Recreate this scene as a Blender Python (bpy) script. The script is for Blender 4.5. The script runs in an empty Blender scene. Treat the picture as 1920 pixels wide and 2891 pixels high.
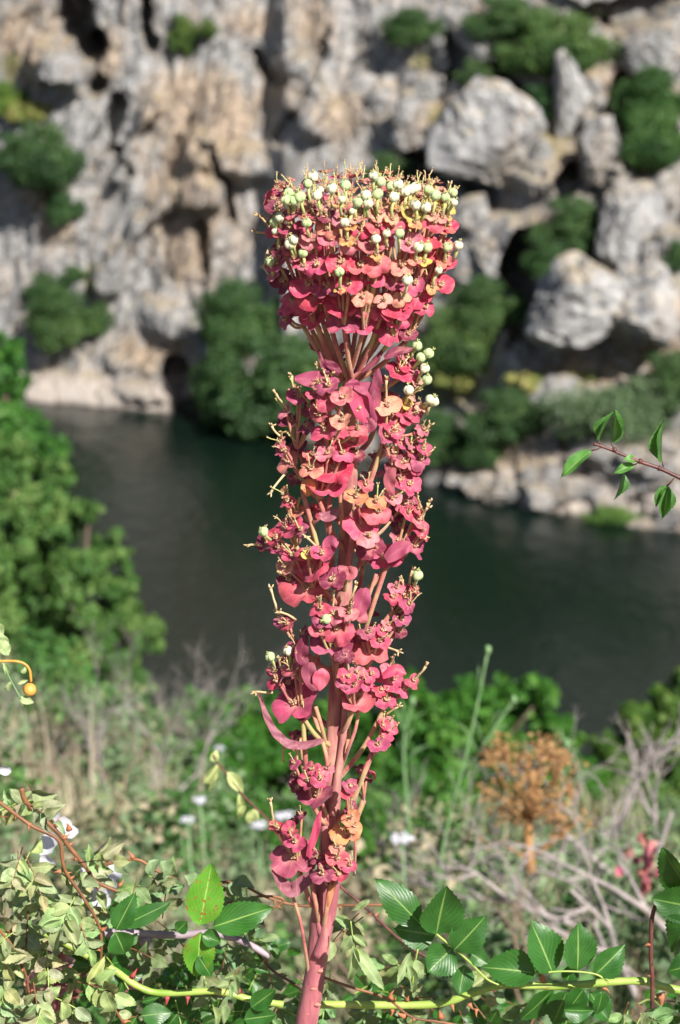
import bpy, math, random
import numpy as np
from mathutils import Vector, Matrix, Quaternion
from math import sin, cos, pi, radians, sqrt, tan, atan2, exp

R = random.Random(7)
SC = bpy.context.scene
COL = SC.collection

# ------------------------------------------------------------------ camera, sky, sun, exposure
CAM = Vector((0.0, 0.0, 1.5)); PITCH = radians(15.0); VF = radians(24.0)
FWD = Vector((0, cos(PITCH), -sin(PITCH))); UPV = Vector((0, sin(PITCH), cos(PITCH)))
cd = bpy.data.cameras.new('camera'); cam = bpy.data.objects.new('camera', cd); COL.objects.link(cam)
cam.location = CAM; cam.rotation_euler = (pi/2 - PITCH, 0, 0)
cd.sensor_fit = 'VERTICAL'; cd.sensor_height = 23.6; cd.lens = 11.8/tan(VF/2)
cd.clip_start = 0.05; cd.clip_end = 2000
cd.dof.use_dof = True; cd.dof.focus_distance = 1.385; cd.dof.aperture_fstop = 9.6
SC.camera = cam

SUN_DIR = Vector((0.44, -0.70, 0.66)).normalized()        # towards the sun: behind the camera, to the right
w = bpy.data.worlds.new('World'); SC.world = w; w.use_nodes = True
wn = w.node_tree; wn.nodes.clear()
sky = wn.nodes.new('ShaderNodeTexSky'); sky.sky_type = 'NISHITA'; sky.sun_disc = False
sky.sun_elevation = math.asin(SUN_DIR.z); sky.sun_rotation = atan2(SUN_DIR.x, SUN_DIR.y)
bg = wn.nodes.new('ShaderNodeBackground'); bg.inputs[1].default_value = 0.050
wo = wn.nodes.new('ShaderNodeOutputWorld')
wn.links.new(sky.outputs[0], bg.inputs[0]); wn.links.new(bg.outputs[0], wo.inputs[0])
sd = bpy.data.lights.new('sun', 'SUN'); sd.energy = 5.0; sd.angle = radians(0.5); sd.color = (1.0, 0.95, 0.87)
sun = bpy.data.objects.new('sun', sd); COL.objects.link(sun)
sun.rotation_euler = SUN_DIR.to_track_quat('Z', 'Y').to_euler()
SC.view_settings.view_transform = 'Standard'; SC.view_settings.look = 'None'
SC.view_settings.exposure = 0.74; SC.view_settings.gamma = 1.0
try: SC.view_settings.use_curve_mapping = False
except Exception: pass
SC.render.engine = 'CYCLES'; SC.cycles.use_denoising = True
SC.cycles.max_bounces = 6; SC.cycles.transparent_max_bounces = 6

# ------------------------------------------------------------------ helpers
TPX = tan(VF/2)/1445.5
def ray(px, py):
    return FWD + Vector((1, 0, 0))*((px-960)*TPX) + UPV*((1445.5-py)*TPX)
def at(px, py, y):
    """point of the place that stands at distance y and is seen at photo pixel (px,py)"""
    r = ray(px, py); return CAM + r*(y/r.y)
YP = 1.34                         # distance of the plant
MM = 1.385*TPX                    # metres per photo pixel there

def smoothstep(a, b, x):
    t = np.clip((x-a)/(b-a), 0, 1); return t*t*(3-2*t)

class MB:
    """collects geometry for ONE mesh object"""
    def __init__(s): s.v = []; s.f = []; s.m = []; s.a = []; s.uv = []
    def add(s, vs, fs, mi=0, at_=None, uv=None):
        o = len(s.v); s.v += [tuple(p) for p in vs]; s.f += [tuple(i+o for i in f) for f in fs]
        s.m += [mi]*len(fs); s.a += (list(at_) if at_ is not None else [0.5]*len(vs))
        s.uv += (list(uv) if uv is not None else [(0.0, 0.0)]*len(vs))
    def tube(s, pts, rad, n=6, mi=0, cap=True, a=0.5):
        pts = [Vector(p) for p in pts]
        if not isinstance(rad, (list, tuple)): rad = [rad]*len(pts)
        t0 = (pts[1]-pts[0]).normalized(); u = t0.orthogonal().normalized()
        vs = []; fs = []
        for i, p in enumerate(pts):
            t = (pts[min(i+1, len(pts)-1)]-pts[max(i-1, 0)]).normalized()
            u = (u - t*u.dot(t)).normalized(); w_ = t.cross(u)
            for k in range(n):
                q = 2*pi*k/n; vs.append(p + (u*cos(q)+w_*sin(q))*rad[i])
        for i in range(len(pts)-1):
            for k in range(n):
                fs.append((i*n+k, i*n+(k+1) % n, (i+1)*n+(k+1) % n, (i+1)*n+k))
        if cap: fs.append(tuple(range(n))[::-1]); fs.append(tuple((len(pts)-1)*n+k for k in range(n)))
        s.add(vs, fs, mi, [a]*len(vs), [(0.5, i/(len(pts)-1)) for i in range(len(pts)) for k in range(n)])
    def blob(s, c, r, n=8, m=5, mi=0, sq=(1, 1, 1), noise=0.0, rnd=R, a=0.5):
        c = Vector(c); vs = [c+Vector((0, 0, r*sq[2]))]; fs = []
        for i in range(1, m):
            for k in range(n):
                th = pi*i/m; ph = 2*pi*k/n; q = r*(1+rnd.uniform(-noise, noise))
                vs.append(c+Vector((sin(th)*cos(ph)*q*sq[0], sin(th)*sin(ph)*q*sq[1], cos(th)*q*sq[2])))
        vs.append(c-Vector((0, 0, r*sq[2]))); L = len(vs)-1
        for k in range(n): fs.append((0, 1+k, 1+(k+1) % n)); fs.append((L, L-n+(k+1) % n, L-n+k))
        for i in range(m-2):
            for k in range(n):
                fs.append((1+i*n+k, 1+(i+1)*n+k, 1+(i+1)*n+(k+1) % n, 1+i*n+(k+1) % n))
        s.add(vs, fs, mi, [a]*len(vs))
    def mesh(s, name, mats, smooth=True):
        me = bpy.data.meshes.new(name); me.from_pydata(s.v, [], s.f)
        for m in mats: me.materials.append(m)
        me.polygons.foreach_set('material_index', s.m)
        me.polygons.foreach_set('use_smooth', [smooth]*len(s.f))
        at_ = me.attributes.new('tone', 'FLOAT', 'POINT'); at_.data.foreach_set('value', s.a)
        uvl = me.uv_layers.new(name='UVMap'); li = np.empty(len(me.loops), dtype=np.int32)
        me.loops.foreach_get('vertex_index', li)
        uvl.data.foreach_set('uv', np.array(s.uv, dtype=np.float32)[li].ravel())
        me.update(); return me

WP = {}
def link(name, data, loc=(0, 0, 0), parent=None, rot=None, scale=None, color=None):
    """rot: 3x3 / quaternion. parents never rotate, so a child's local place is a difference"""
    o = bpy.data.objects.new(name, data); COL.objects.link(o)
    loc = Vector(loc); WP[o] = loc
    if parent is not None: o.parent = parent; o.location = loc-WP[parent]
    else: o.location = loc
    if rot is not None:
        o.rotation_mode = 'QUATERNION'
        o.rotation_quaternion = rot if isinstance(rot, Quaternion) else rot.to_quaternion()
    if scale is not None: o.scale = (scale,)*3 if isinstance(scale, (int, float)) else scale
    if color: o.color = (*color, 1)
    return o
def tag(o, label=None, cat=None, group=None, kind=None):
    if label: o['label'] = label
    if cat: o['category'] = cat
    if group: o['group'] = group
    if kind: o['kind'] = kind
    return o
def thing(name, loc, label, cat, group=None):
    return tag(link(name, None, loc), label, cat, group)

def basis(z, x=None, roll=0.0):
    z = Vector(z).normalized()
    x = Vector(x) if x is not None else z.orthogonal()
    x = (x - z*x.dot(z)); x = x.normalized() if x.length > 1e-5 else z.orthogonal().normalized()
    y = z.cross(x); m = Matrix((x, y, z)).transposed()
    return m @ Matrix.Rotation(roll, 3, 'Z')

def curve(pts, n=12):
    """Catmull-Rom through pts"""
    P = [Vector(p) for p in pts]; P = [P[0]*2-P[1]]+P+[P[-1]*2-P[-2]]; out = []
    k = len(P)-3
    for i in range(k):
        for j in range(n):
            t = j/n; a, b, c, d = P[i:i+4]
            out.append(0.5*((2*b)+(c-a)*t+(2*a-5*b+4*c-d)*t*t+(3*b-a-3*c+d)*t**3))
    out.append(P[-2]); return out

# ------------------------------------------------------------------ material helpers
class NT:
    def __init__(s, name):
        s.m = bpy.data.materials.new(name); s.m.use_nodes = True; s.t = s.m.node_tree; s.t.nodes.clear()
        s.out = s.n('ShaderNodeOutputMaterial')
    def n(s, typ, **kw):
        nd = s.t.nodes.new(typ)
        for k, v in kw.items(): setattr(nd, k, v)
        return nd
    def l(s, a, b): s.t.links.new(a, b)
    def coord(s, kind='Object', scale=(1, 1, 1)):
        c = s.n('ShaderNodeTexCoord'); mp = s.n('ShaderNodeMapping'); mp.inputs['Scale'].default_value = scale
        s.l(c.outputs[kind], mp.inputs[0]); return mp.outputs[0]
    def noise(s, vec, sc, det=4, rough=0.55, dist=0.0):
        q = s.n('ShaderNodeTexNoise'); q.inputs['Scale'].default_value = sc; q.inputs['Detail'].default_value = det
        q.inputs['Roughness'].default_value = rough; q.inputs['Distortion'].default_value = dist
        if vec is not None: s.l(vec, q.inputs['Vector'])
        return q.outputs['Fac']
    def ramp(s, fac, stops):
        r = s.n('ShaderNodeValToRGB'); el = r.color_ramp.elements
        while len(el) < len(stops): el.new(0.5)
        for e, (p, c) in zip(el, stops): e.position = p; e.color = (*c, 1) if isinstance(c, tuple) else (c, c, c, 1)
        s.l(fac, r.inputs[0]); return r.outputs[0]
    def mix(s, fac, a, b, mode='MIX'):
        m = s.n('ShaderNodeMix', data_type='RGBA', blend_type=mode)
        for sock, v in ((m.inputs[0], fac), (m.inputs[6], a), (m.inputs[7], b)):
            if isinstance(v, (int, float)): sock.default_value = v
            elif isinstance(v, tuple): sock.default_value = (*v, 1)
            else: s.l(v, sock)
        return m.outputs[2]
    def math(s, op, a, b=0.0, clamp=False):
        m = s.n('ShaderNodeMath', operation=op); m.use_clamp = clamp
        for sock, v in ((m.inputs[0], a), (m.inputs[1], b)):
            if isinstance(v, (int, float)): sock.default_value = v
            else: s.l(v, sock)
        return m.outputs[0]
    def attr(s, name='tone'):
        a = s.n('ShaderNodeAttribute'); a.attribute_name = name; return a.outputs['Fac']
    def bsdf(s, col, rough=0.6, spec=0.5, bump=None, bstr=0.3, bdist=0.001, sheen=0.0, transl=0.0, tcol=None, coat=0.0):
        p = s.n('ShaderNodeBsdfPrincipled')
        if isinstance(col, tuple): p.inputs['Base Color'].default_value = (*col, 1)
        else: s.l(col, p.inputs['Base Color'])
        if isinstance(rough, (int, float)): p.inputs['Roughness'].default_value = rough
        else: s.l(rough, p.inputs['Roughness'])
        p.inputs['Specular IOR Level'].default_value = spec
        p.inputs['Sheen Weight'].default_value = sheen; p.inputs['Coat Weight'].default_value = coat
        p.inputs['Sheen Roughness'].default_value = 0.4
        if bump is not None:
            b = s.n('ShaderNodeBump'); b.inputs['Strength'].default_value = bstr; b.inputs['Distance'].default_value = bdist
            s.l(bump, b.inputs['Height']); s.l(b.outputs[0], p.inputs['Normal'])
        res = p.outputs[0]
        if transl > 0:
            t = s.n('ShaderNodeBsdfTranslucent'); mx = s.n('ShaderNodeMixShader'); mx.inputs[0].default_value = transl
            if tcol is None: tcol = col
            if isinstance(tcol, tuple): t.inputs[0].default_value = (*tcol, 1)
            else: s.l(tcol, t.inputs[0])
            s.l(res, mx.inputs[1]); s.l(t.outputs[0], mx.inputs[2]); res = mx.outputs[0]
        s.l(res, s.out.inputs[0]); return s.m

def objcol(t): return t.n('ShaderNodeObjectInfo').outputs['Color']
def objrnd(t): return t.n('ShaderNodeObjectInfo').outputs['Random']

def shifted(t, scale):
    """object coordinates shifted by the object's own random number, so copies do not repeat"""
    c = t.n('ShaderNodeTexCoord'); add = t.n('ShaderNodeVectorMath', operation='ADD')
    t.l(c.outputs['Object'], add.inputs[0]); r = objrnd(t); t.l(t.math('MULTIPLY', r, 37.0), add.inputs[1])
    mp = t.n('ShaderNodeMapping'); mp.inputs['Scale'].default_value = scale; t.l(add.outputs[0], mp.inputs[0])
    return mp.outputs[0]

# bract: the colour belongs to each bract (object colour), paler towards its throat, with blotches
t = NT('bract'); v = shifted(t, (1, 1, 1)); n1 = t.noise(v, 1.6, 5, 0.6); n2 = t.noise(v, 11, 4, 0.7)
base = objcol(t)
c = t.mix(t.ramp(t.attr(), [(0.0, 0.8), (0.55, 0.0)]), base, (0.72, 0.34, 0.30))
c = t.mix(t.math('MULTIPLY', t.ramp(n1, [(0.46, 0.0), (0.64, 1.0)]), 0.6), c, (0.26, 0.035, 0.075))
c = t.mix(t.math('MULTIPLY', t.ramp(n1, [(0.34, 1.0), (0.46, 0.0)]), 0.40), c, (0.74, 0.22, 0.22))
c = t.mix(t.math('MULTIPLY', t.ramp(n2, [(0.60, 0.0), (0.72, 1.0)]), 0.35), c, (0.75, 0.40, 0.36))
ax = t.n('ShaderNodeSeparateXYZ'); t.l(t.n('ShaderNodeTexCoord').outputs['Object'], ax.inputs[0])
an = t.math('ARCTAN2', ax.outputs['Y'], ax.outputs['X']); wob = t.math('ADD', t.math('MULTIPLY', an, 7.0), t.math('MULTIPLY', n1, 4.0))
vn = t.math('ABSOLUTE', t.math('SINE', wob)); c = t.mix(t.ramp(vn, [(0.0, 0.30), (0.16, 0.0)]), c, (0.74, 0.34, 0.30))
c = t.mix(t.math('MULTIPLY', t.ramp(t.attr(), [(0.88, 0.0), (1.0, 1.0)]), t.ramp(n2, [(0.45, 0.0), (0.6, 0.7)])), c, (0.34, 0.10, 0.08))
M_BRACT = t.bsdf(c, 0.58, 0.35, n2, 0.25, 0.0006, sheen=0.12, transl=0.22)
# stem
t = NT('stem_skin'); v = t.coord('Object', (1, 1, 0.30)); n1 = t.noise(v, 75, 6, 0.65); n2 = t.noise(t.coord('Object', (1, 1, 0.12)), 500, 3)
g = t.n('ShaderNodeTexCoord'); sp = t.n('ShaderNodeSeparateXYZ'); t.l(g.outputs['Object'], sp.inputs[0])
hgt = t.math('MULTIPLY_ADD', sp.outputs['Z'], 3.2, ); t.t.nodes[-1].inputs[2].default_value = -2.45
c = t.mix(t.ramp(hgt, [(0.0, 0.0), (1.0, 1.0)]), (0.50, 0.165, 0.185), (0.50, 0.29, 0.205))
c = t.mix(t.ramp(n1, [(0.46, 0.0), (0.60, 0.85)]), c, (0.30, 0.085, 0.11))
c = t.mix(t.ramp(n1, [(0.36, 0.8), (0.47, 0.0)]), c, (0.68, 0.36, 0.27))
c = t.mix(t.ramp(n2, [(0.66, 0.0), (0.74, 0.5)]), c, (0.25, 0.12, 0.05))
M_STEM = t.bsdf(c, 0.6, 0.3, n2, 0.35, 0.0008, sheen=0.25)
# rays and stalks
t = NT('ray_skin'); v = t.coord('Object'); n1 = t.noise(v, 60, 4); n2 = t.noise(v, 600, 2)
c = t.ramp(n1, [(0.32, (0.40, 0.34, 0.14)), (0.46, (0.52, 0.27, 0.16)), (0.56, (0.46, 0.15, 0.13)), (0.7, (0.28, 0.07, 0.08))])
M_RAY = t.bsdf(c, 0.65, 0.3, n2, 0.3, 0.0005, sheen=0.35)
# dried flower
t = NT('dried_flower'); v = shifted(t, (1, 1, 1)); n1 = t.noise(v, 5, 4)
c = t.ramp(n1, [(0.30, (0.16, 0.06, 0.035)), (0.45, (0.50, 0.28, 0.18)), (0.58, (0.64, 0.42, 0.29)), (0.72, (0.78, 0.60, 0.42))])
c = t.mix(t.attr(), c, t.ramp(n1, [(0.35, (0.50, 0.33, 0.17)), (0.65, (0.72, 0.55, 0.33))]))
M_DRY = t.bsdf(c, 0.75, 0.25, n1, 0.6, 0.001, transl=0.1)
# capsule
t = NT('capsule'); v = shifted(t, (1, 1, 1)); n1 = t.noise(v, 4, 3); n2 = t.noise(v, 14, 2)
c = t.mix(t.ramp(n1, [(0.35, 0.0), (0.7, 0.45)]), objcol(t), (0.85, 0.85, 0.70))
M_CAP = t.bsdf(c, 0.8, 0.2, n2, 0.8, 0.0006, sheen=0.2)
t = NT('capsule_stalk'); M_CST = t.bsdf(t.ramp(t.noise(t.coord('Object'), 200, 3), [(0.3, (0.36, 0.46, 0.16)), (0.7, (0.62, 0.56, 0.22))]), 0.6, 0.3, sheen=0.3)

def leaf_mat(name, dark, light, rough=0.35, spec=0.5, vein=(0.30, 0.45, 0.12), transl=0.22, tcol=(0.15, 0.35, 0.02), spots=False, veins=0.14):
    t = NT(name); uv = t.n('ShaderNodeTexCoord').outputs['UV']; sp = t.n('ShaderNodeSeparateXYZ'); t.l(uv, sp.inputs[0])
    au = t.math('ABSOLUTE', t.math('SUBTRACT', sp.outputs[0], 0.5))
    n1 = t.noise(shifted(t, (1, 1, 1)), 3, 5)
    c = t.mix(t.ramp(n1, [(0.3, 0.0), (0.7, 1.0)]), dark, light)
    lat = t.math('FRACT', t.math('SUBTRACT', t.math('MULTIPLY', sp.outputs[1], 8.0), t.math('MULTIPLY', au, 9.0)))
    lat = t.math('ABSOLUTE', t.math('SUBTRACT', lat, 0.5))
    lv = t.ramp(lat, [(0.0, 1.0), (0.12, 0.0)]); mid = t.ramp(au, [(0.0, 1.0), (0.035, 0.0)])
    c = t.mix(t.math('MULTIPLY', lv, veins), c, vein); c = t.mix(t.math('MULTIPLY', mid, 0.85), c, vein)
    if spots:
        vo = t.n('ShaderNodeTexVoronoi'); vo.inputs['Scale'].default_value = 15; t.l(shifted(t, (1, 1, 1)), vo.inputs['Vector'])
        sz = t.math('SUBTRACT', t.noise(shifted(t, (1, 1, 1)), 9, 2), 0.22)
        s_ = t.math('LESS_THAN', vo.outputs['Distance'], sz)
        s2 = t.ramp(t.noise(shifted(t, (1, 1, 1)), 3, 2), [(0.40, 0.0), (0.5, 1.0)])
        c = t.mix(t.math('MULTIPLY', s_, s2), c, (0.30, 0.10, 0.03))
    c = t.mix(1.0, c, objcol(t), 'MULTIPLY')
    h = t.math('SUBTRACT', t.math('MULTIPLY', lat, 1.0), t.math('MULTIPLY', mid, 0.8))
    return t.bsdf(c, t.math('ADD', rough, t.math('MULTIPLY', n1, 0.2)), spec, t.math('ADD', h, t.math('MULTIPLY', n1, 1.5)), 0.16, 0.0008, transl=transl, tcol=tcol)
M_LEAF = leaf_mat('rose_leaf', (0.018, 0.085, 0.014), (0.035, 0.145, 0.022), 0.27, 0.55)
M_LEAFS = leaf_mat('spotted_leaf', (0.07, 0.24, 0.016), (0.14, 0.36, 0.03), 0.4, 0.4, spots=True, vein=(0.4, 0.6, 0.15))
M_LEAFP = leaf_mat('pale_leaf', (0.13, 0.19, 0.075), (0.30, 0.36, 0.18), 0.5, 0.4, vein=(0.42, 0.48, 0.28), transl=0.15, tcol=(0.25, 0.35, 0.1), veins=0.2)
M_LEAFT = leaf_mat('twig_leaf', (0.03, 0.10, 0.02), (0.09, 0.24, 0.05), 0.35, 0.5, vein=(0.3, 0.4, 0.15))

def simple(name, c0, c1, sc=30, rough=0.6, spec=0.4, bstr=0.4, bdist=0.002, coord=(1, 1, 1), transl=0.0, det=4, mul=False):
    t = NT(name); n1 = t.noise(t.coord('Object', coord), sc, det)
    c = t.mix(t.ramp(n1, [(0.3, 0.0), (0.7, 1.0)]), c0, c1)
    if mul: c = t.mix(1.0, c, objcol(t), 'MULTIPLY')
    return t.bsdf(c, rough, spec, n1, bstr, bdist, transl=transl)
t = NT('green_cane'); v = t.coord('Object'); n1 = t.noise(v, 60, 4); n2 = t.noise(t.coord('Object', (.35, 1, 1)), 260, 4, 0.7)
c = t.mix(t.ramp(n1, [(0.3, 0.0), (0.7, 1.0)]), (0.22, 0.36, 0.05), (0.42, 0.52, 0.13)); c = t.mix(t.ramp(n2, [(0.60, 0.0), (0.68, 0.8)]), c, (0.30, 0.20, 0.08))
M_GCANE = t.bsdf(c, 0.42, 0.5, n2, 0.3, 0.001)
M_BCANE = simple('brown_cane', (0.10, 0.045, 0.02), (0.30, 0.13, 0.06), 45, 0.5)
M_LCANE = simple('lilac_cane', (0.22, 0.16, 0.20), (0.42, 0.34, 0.38), 45, 0.6)
M_DCANE = simple('dark_twig', (0.05, 0.02, 0.022), (0.20, 0.07, 0.06), 90, 0.45)
M_THORN = simple('thorn', (0.38, 0.12, 0.06), (0.62, 0.26, 0.12), 200, 0.4)
M_THORNR = simple('red_thorn', (0.40, 0.04, 0.07), (0.55, 0.12, 0.10), 200, 0.35)
M_TWIG = simple('dead_twig', (0.22, 0.19, 0.19), (0.46, 0.40, 0.39), 30, 0.85, 0.2)
M_TWIGL = simple('bleached_twig', (0.40, 0.38, 0.40), (0.62, 0.58, 0.58), 30, 0.85, 0.2)
M_TWIGB = simple('brown_twig', (0.16, 0.11, 0.08), (0.36, 0.27, 0.20), 30, 0.85, 0.2)
M_BARK = simple('bark', (0.07, 0.05, 0.035), (0.17, 0.13, 0.10), 8, 0.9, 0.2, bdist=0.02)
M_PETAL = simple('white_petal', (0.60, 0.60, 0.68), (0.78, 0.78, 0.84), 60, 0.6, 0.3, transl=0.25)
M_HIP = simple('rose_hip', (0.72, 0.26, 0.04), (0.75, 0.42, 0.10), 120, 0.4, 0.5)
M_STALKG = simple('green_stalk', (0.13, 0.26, 0.10), (0.24, 0.38, 0.18), 40, 0.6)

def foliage(name, stops, rough=0.6, transl=0.2, tcol=(0.10, 0.22, 0.02), spec=0.3):
    t = NT(name); c = t.ramp(t.attr(), stops); c = t.mix(1.0, c, objcol(t), 'MULTIPLY')
    return t.bsdf(c, rough, spec, transl=transl, tcol=tcol)
M_FOL = foliage('foliage_leaf', [(0.0, (0.022, 0.050, 0.022)), (0.5, (0.056, 0.112, 0.042)), (0.85, (0.105, 0.175, 0.060)), (1.0, (0.17, 0.23, 0.08))], transl=0.28)
M_FOLG = foliage('grey_green_leaf', [(0.0, (0.05, 0.10, 0.04)), (1.0, (0.16, 0.23, 0.12))], transl=0.12)
M_FOLB = foliage('bright_leaf', [(0.0, (0.018, 0.070, 0.012)), (0.6, (0.045, 0.15, 0.022)), (1.0, (0.13, 0.27, 0.055))], transl=0.2)
M_GRASS = foliage('meadow_blade', [(0.0, (0.12, 0.22, 0.07)), (0.35, (0.19, 0.25, 0.11)), (0.6, (0.34, 0.33, 0.20)), (0.85, (0.48, 0.43, 0.30)), (1.0, (0.46, 0.38, 0.33))], 0.7, 0.2, (0.2, 0.25, 0.08))
M_RUST = foliage('rust_seed', [(0.0, (0.20, 0.14, 0.05)), (0.6, (0.38, 0.20, 0.09)), (1.0, (0.50, 0.31, 0.15))], 0.8, 0.15, (0.4, 0.2, 0.05))

# ------------------------------------------------------------------ numpy noise
rs = np.random.RandomState(11)
LAT = rs.rand(257, 257)
def vnoise(x, y, seed=0):
    x = x+seed*17.31; y = y+seed*9.77
    xi = np.floor(x).astype(int); yi = np.floor(y).astype(int); fx = x-xi; fy = y-yi
    fx = fx*fx*(3-2*fx); fy = fy*fy*(3-2*fy)
    g = lambda i, j: LAT[i % 257, j % 257]
    return (g(xi, yi)*(1-fx)+g(xi+1, yi)*fx)*(1-fy)+(g(xi, yi+1)*(1-fx)+g(xi+1, yi+1)*fx)*fy
def fbm(x, y, o=4, seed=0):
    s = 0; a = 0.5; t_ = 0
    for i in range(o): s = s+a*vnoise(x*2**i, y*2**i, seed+i*3); t_ += a; a *= 0.5
    return s/t_
def facets(x, y, seed=0, k=257):
    """flat-sided pyramids (city-block Worley)"""
    x = x+seed*31.7; y = y+seed*13.3; xi = np.floor(x).astype(int); yi = np.floor(y).astype(int); d1 = np.full(x.shape, 9.0)
    for i in (-1, 0, 1):
        for j in (-1, 0, 1):
            a = (xi+i) % k; b = (yi+j) % k; dx = x-(xi+i+LAT[a, b]); dy = y-(yi+j+LAT[b, (a+97) % k])
            an = LAT[(a+19) % k, (b+5) % k]*1.2-.6; u = dx*np.cos(an)+dy*np.sin(an); v = -dx*np.sin(an)+dy*np.cos(an)
            d1 = np.minimum(d1, np.maximum(np.abs(u)*1.25, np.abs(v)*.8+np.abs(u)*.35)-.25*LAT[(a+3) % k, (b+41) % k])
    return d1
def cells(x, y, seed=0, k=257):
    """Worley: per point offset value, tilt, edge distance"""
    x = x+seed*31.7; y = y+seed*13.3
    xi = np.floor(x).astype(int); yi = np.floor(y).astype(int)
    d1 = np.full(x.shape, 9.0); d2 = np.full(x.shape, 9.0); val = np.zeros(x.shape); gx = np.zeros(x.shape); gy = np.zeros(x.shape)
    for i in (-1, 0, 1):
        for j in (-1, 0, 1):
            a = (xi+i) % k; b = (yi+j) % k
            px = xi+i+LAT[a, b]; py = yi+j+LAT[b, (a+97) % k]
            d = np.hypot(x-px, y-py); new = d < d1
            d2 = np.where(new, d1, np.minimum(d2, d)); d1 = np.where(new, d, d1)
            V = LAT[(a+53) % k, (b+31) % k]; U_ = LAT[(a+11) % k, (b+71) % k]-.5; W_ = LAT[(a+7) % k, (b+191) % k]-.5
            val = np.where(new, V+U_*(x-px)*1.6+W_*(y-py)*1.6, val)
    return val, d2-d1

# ------------------------------------------------------------------ ground, water, cliff
ZW = -23.5                                                       # level of the river
def interp(x, pts): xs, ys = zip(*pts); return np.interp(x, xs, ys)
def ground_z(x, y):
    z = interp(y, [(-40, 6), (-5, 0.6), (0, 0.12), (1.35, 0.10), (3.5, -0.42), (6, -1.2), (10, -2.9), (14, -5.0), (20, -8.8), (40, -18.5), (56, -25.5), (62, -27), (140, -30)])
    z = z + 0.42*smoothstep(.15, .8, -x)*np.exp(-((y-6.2)/1.9)**2)
    return z + (fbm(x*0.35+50, y*0.35+50, 4, 2)-0.5)*np.clip(y*0.09+0.25, 0.2, 2.5)
def gz(x, y): return float(ground_z(np.array([x]), np.array([y]))[0])

def grid_mesh(name, X, Y, Z, mat, attrs=None, smooth=True):
    ny, nx = X.shape; v = np.stack([X, Y, Z], -1).reshape(-1, 3)
    i = np.arange(ny*nx).reshape(ny, nx); f = np.stack([i[:-1, :-1], i[:-1, 1:], i[1:, 1:], i[1:, :-1]], -1).reshape(-1, 4)
    me = bpy.data.meshes.new(name); me.vertices.add(len(v)); me.vertices.foreach_set('co', v.ravel())
    me.loops.add(f.size); me.loops.foreach_set('vertex_index', f.ravel().astype(np.int32))
    me.polygons.add(len(f)); me.polygons.foreach_set('loop_start', np.arange(0, f.size, 4, dtype=np.int32))
    me.polygons.foreach_set('use_smooth', np.full(len(f), smooth))
    me.update(calc_edges=True); me.materials.append(mat)
    for k, a in (attrs or {}).items():
        q = me.attributes.new(k, 'FLOAT', 'POINT'); q.data.foreach_set('value', a.ravel().astype(np.float32))
    return me

t = NT('soil'); v = t.coord('Object'); n1 = t.noise(v, 2.2, 6, 0.65); n2 = t.noise(v, 30, 5, 0.7)
c = t.ramp(n1, [(0.3, (0.18, 0.19, 0.10)), (0.5, (0.32, 0.28, 0.20)), (0.7, (0.42, 0.36, 0.27))])
c = t.mix(t.ramp(n2, [(0.4, 0.0), (0.65, 0.8)]), c, (0.09, 0.065, 0.045))
M_SOIL = t.bsdf(c, 0.95, 0.1, n2, 0.8, 0.03)
ys = np.concatenate([np.arange(-30, 0, 1.0), np.arange(0, 14, 0.12), np.arange(14, 140, 1.2)])
xs = np.concatenate([np.arange(-110, -6, 2.0), np.arange(-6, 6, 0.12), np.arange(6, 111, 2.0)])
X, Y = np.meshgrid(xs, ys); Z = ground_z(X, Y) + (fbm(X*3, Y*3, 3, 5)-.5)*0.10
tag(link('ground', grid_mesh('ground', X, Y, Z, M_SOIL)), kind='structure')

t = NT('river_water'); v = t.coord('Object', (1.0, 0.45, 1.0)); n1 = t.noise(v, 1.6, 4, 0.6); n2 = t.noise(t.coord('Object'), 0.12, 3)
c = t.mix(n2, (0.003, 0.009, 0.006), (0.005, 0.013, 0.009))
M_WATER = t.bsdf(c, 0.17, 0.32, n1, 0.35, 0.25); M_WATER.node_tree.nodes['Principled BSDF'].inputs['IOR'].default_value = 1.33
X, Y = np.meshgrid(np.linspace(-140, 140, 30), np.linspace(40, 135, 20))
tag(link('river_water', grid_mesh('river_water', X, Y, X*0+ZW, M_WATER)), kind='structure')

def py_to_ang(py): return PITCH+math.atan((py-1445.5)*TPX)
SHORE = [(-140, 150), (-60, 135), (-30, 122), (-14, 114.5), (-9.5, 113), (-6.8, 111.6), (-3.5, 109), (-2.6, 106), (0.0, 103), (3.3, 99.0), (6.0, 95.5), (9.0, 93), (12.6, 90.5), (20, 86), (60, 70), (140, 60)]
LEAN = [(-140, .5), (-20, 0.32), (-8, 0.30), (-2, 0.55), (4, 0.85), (12, 0.95), (30, 1.0), (140, 1.0)]
def base_y(x, z):
    h = z-ZW
    le = interp(x, LEAN)
    return interp(x, SHORE) + np.where(h > 0, h*le, h*0.4)
def cliff_point(px, py):
    """first estimate of the spot on the far bank seen at a photo pixel"""
    r = ray(px, py); y = 105.0
    for _ in range(30):
        p = CAM+r*(y/r.y); y = 0.5*y+0.5*float(base_y(np.array([p.x]), np.array([p.z]))[0])
    return CAM+r*(y/r.y)
SX = 0.0163                                                      # metres per photo pixel on the far bank

def seg_dist(X, Z, a, b):
    ax, az = a; bx, bz = b; dx, dz = bx-ax, bz-az; L = dx*dx+dz*dz+1e-9
    t_ = np.clip(((X-ax)*dx+(Z-az)*dz)/L, 0, 1); return np.hypot(X-ax-t_*dx, Z-az-t_*dz)
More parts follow.
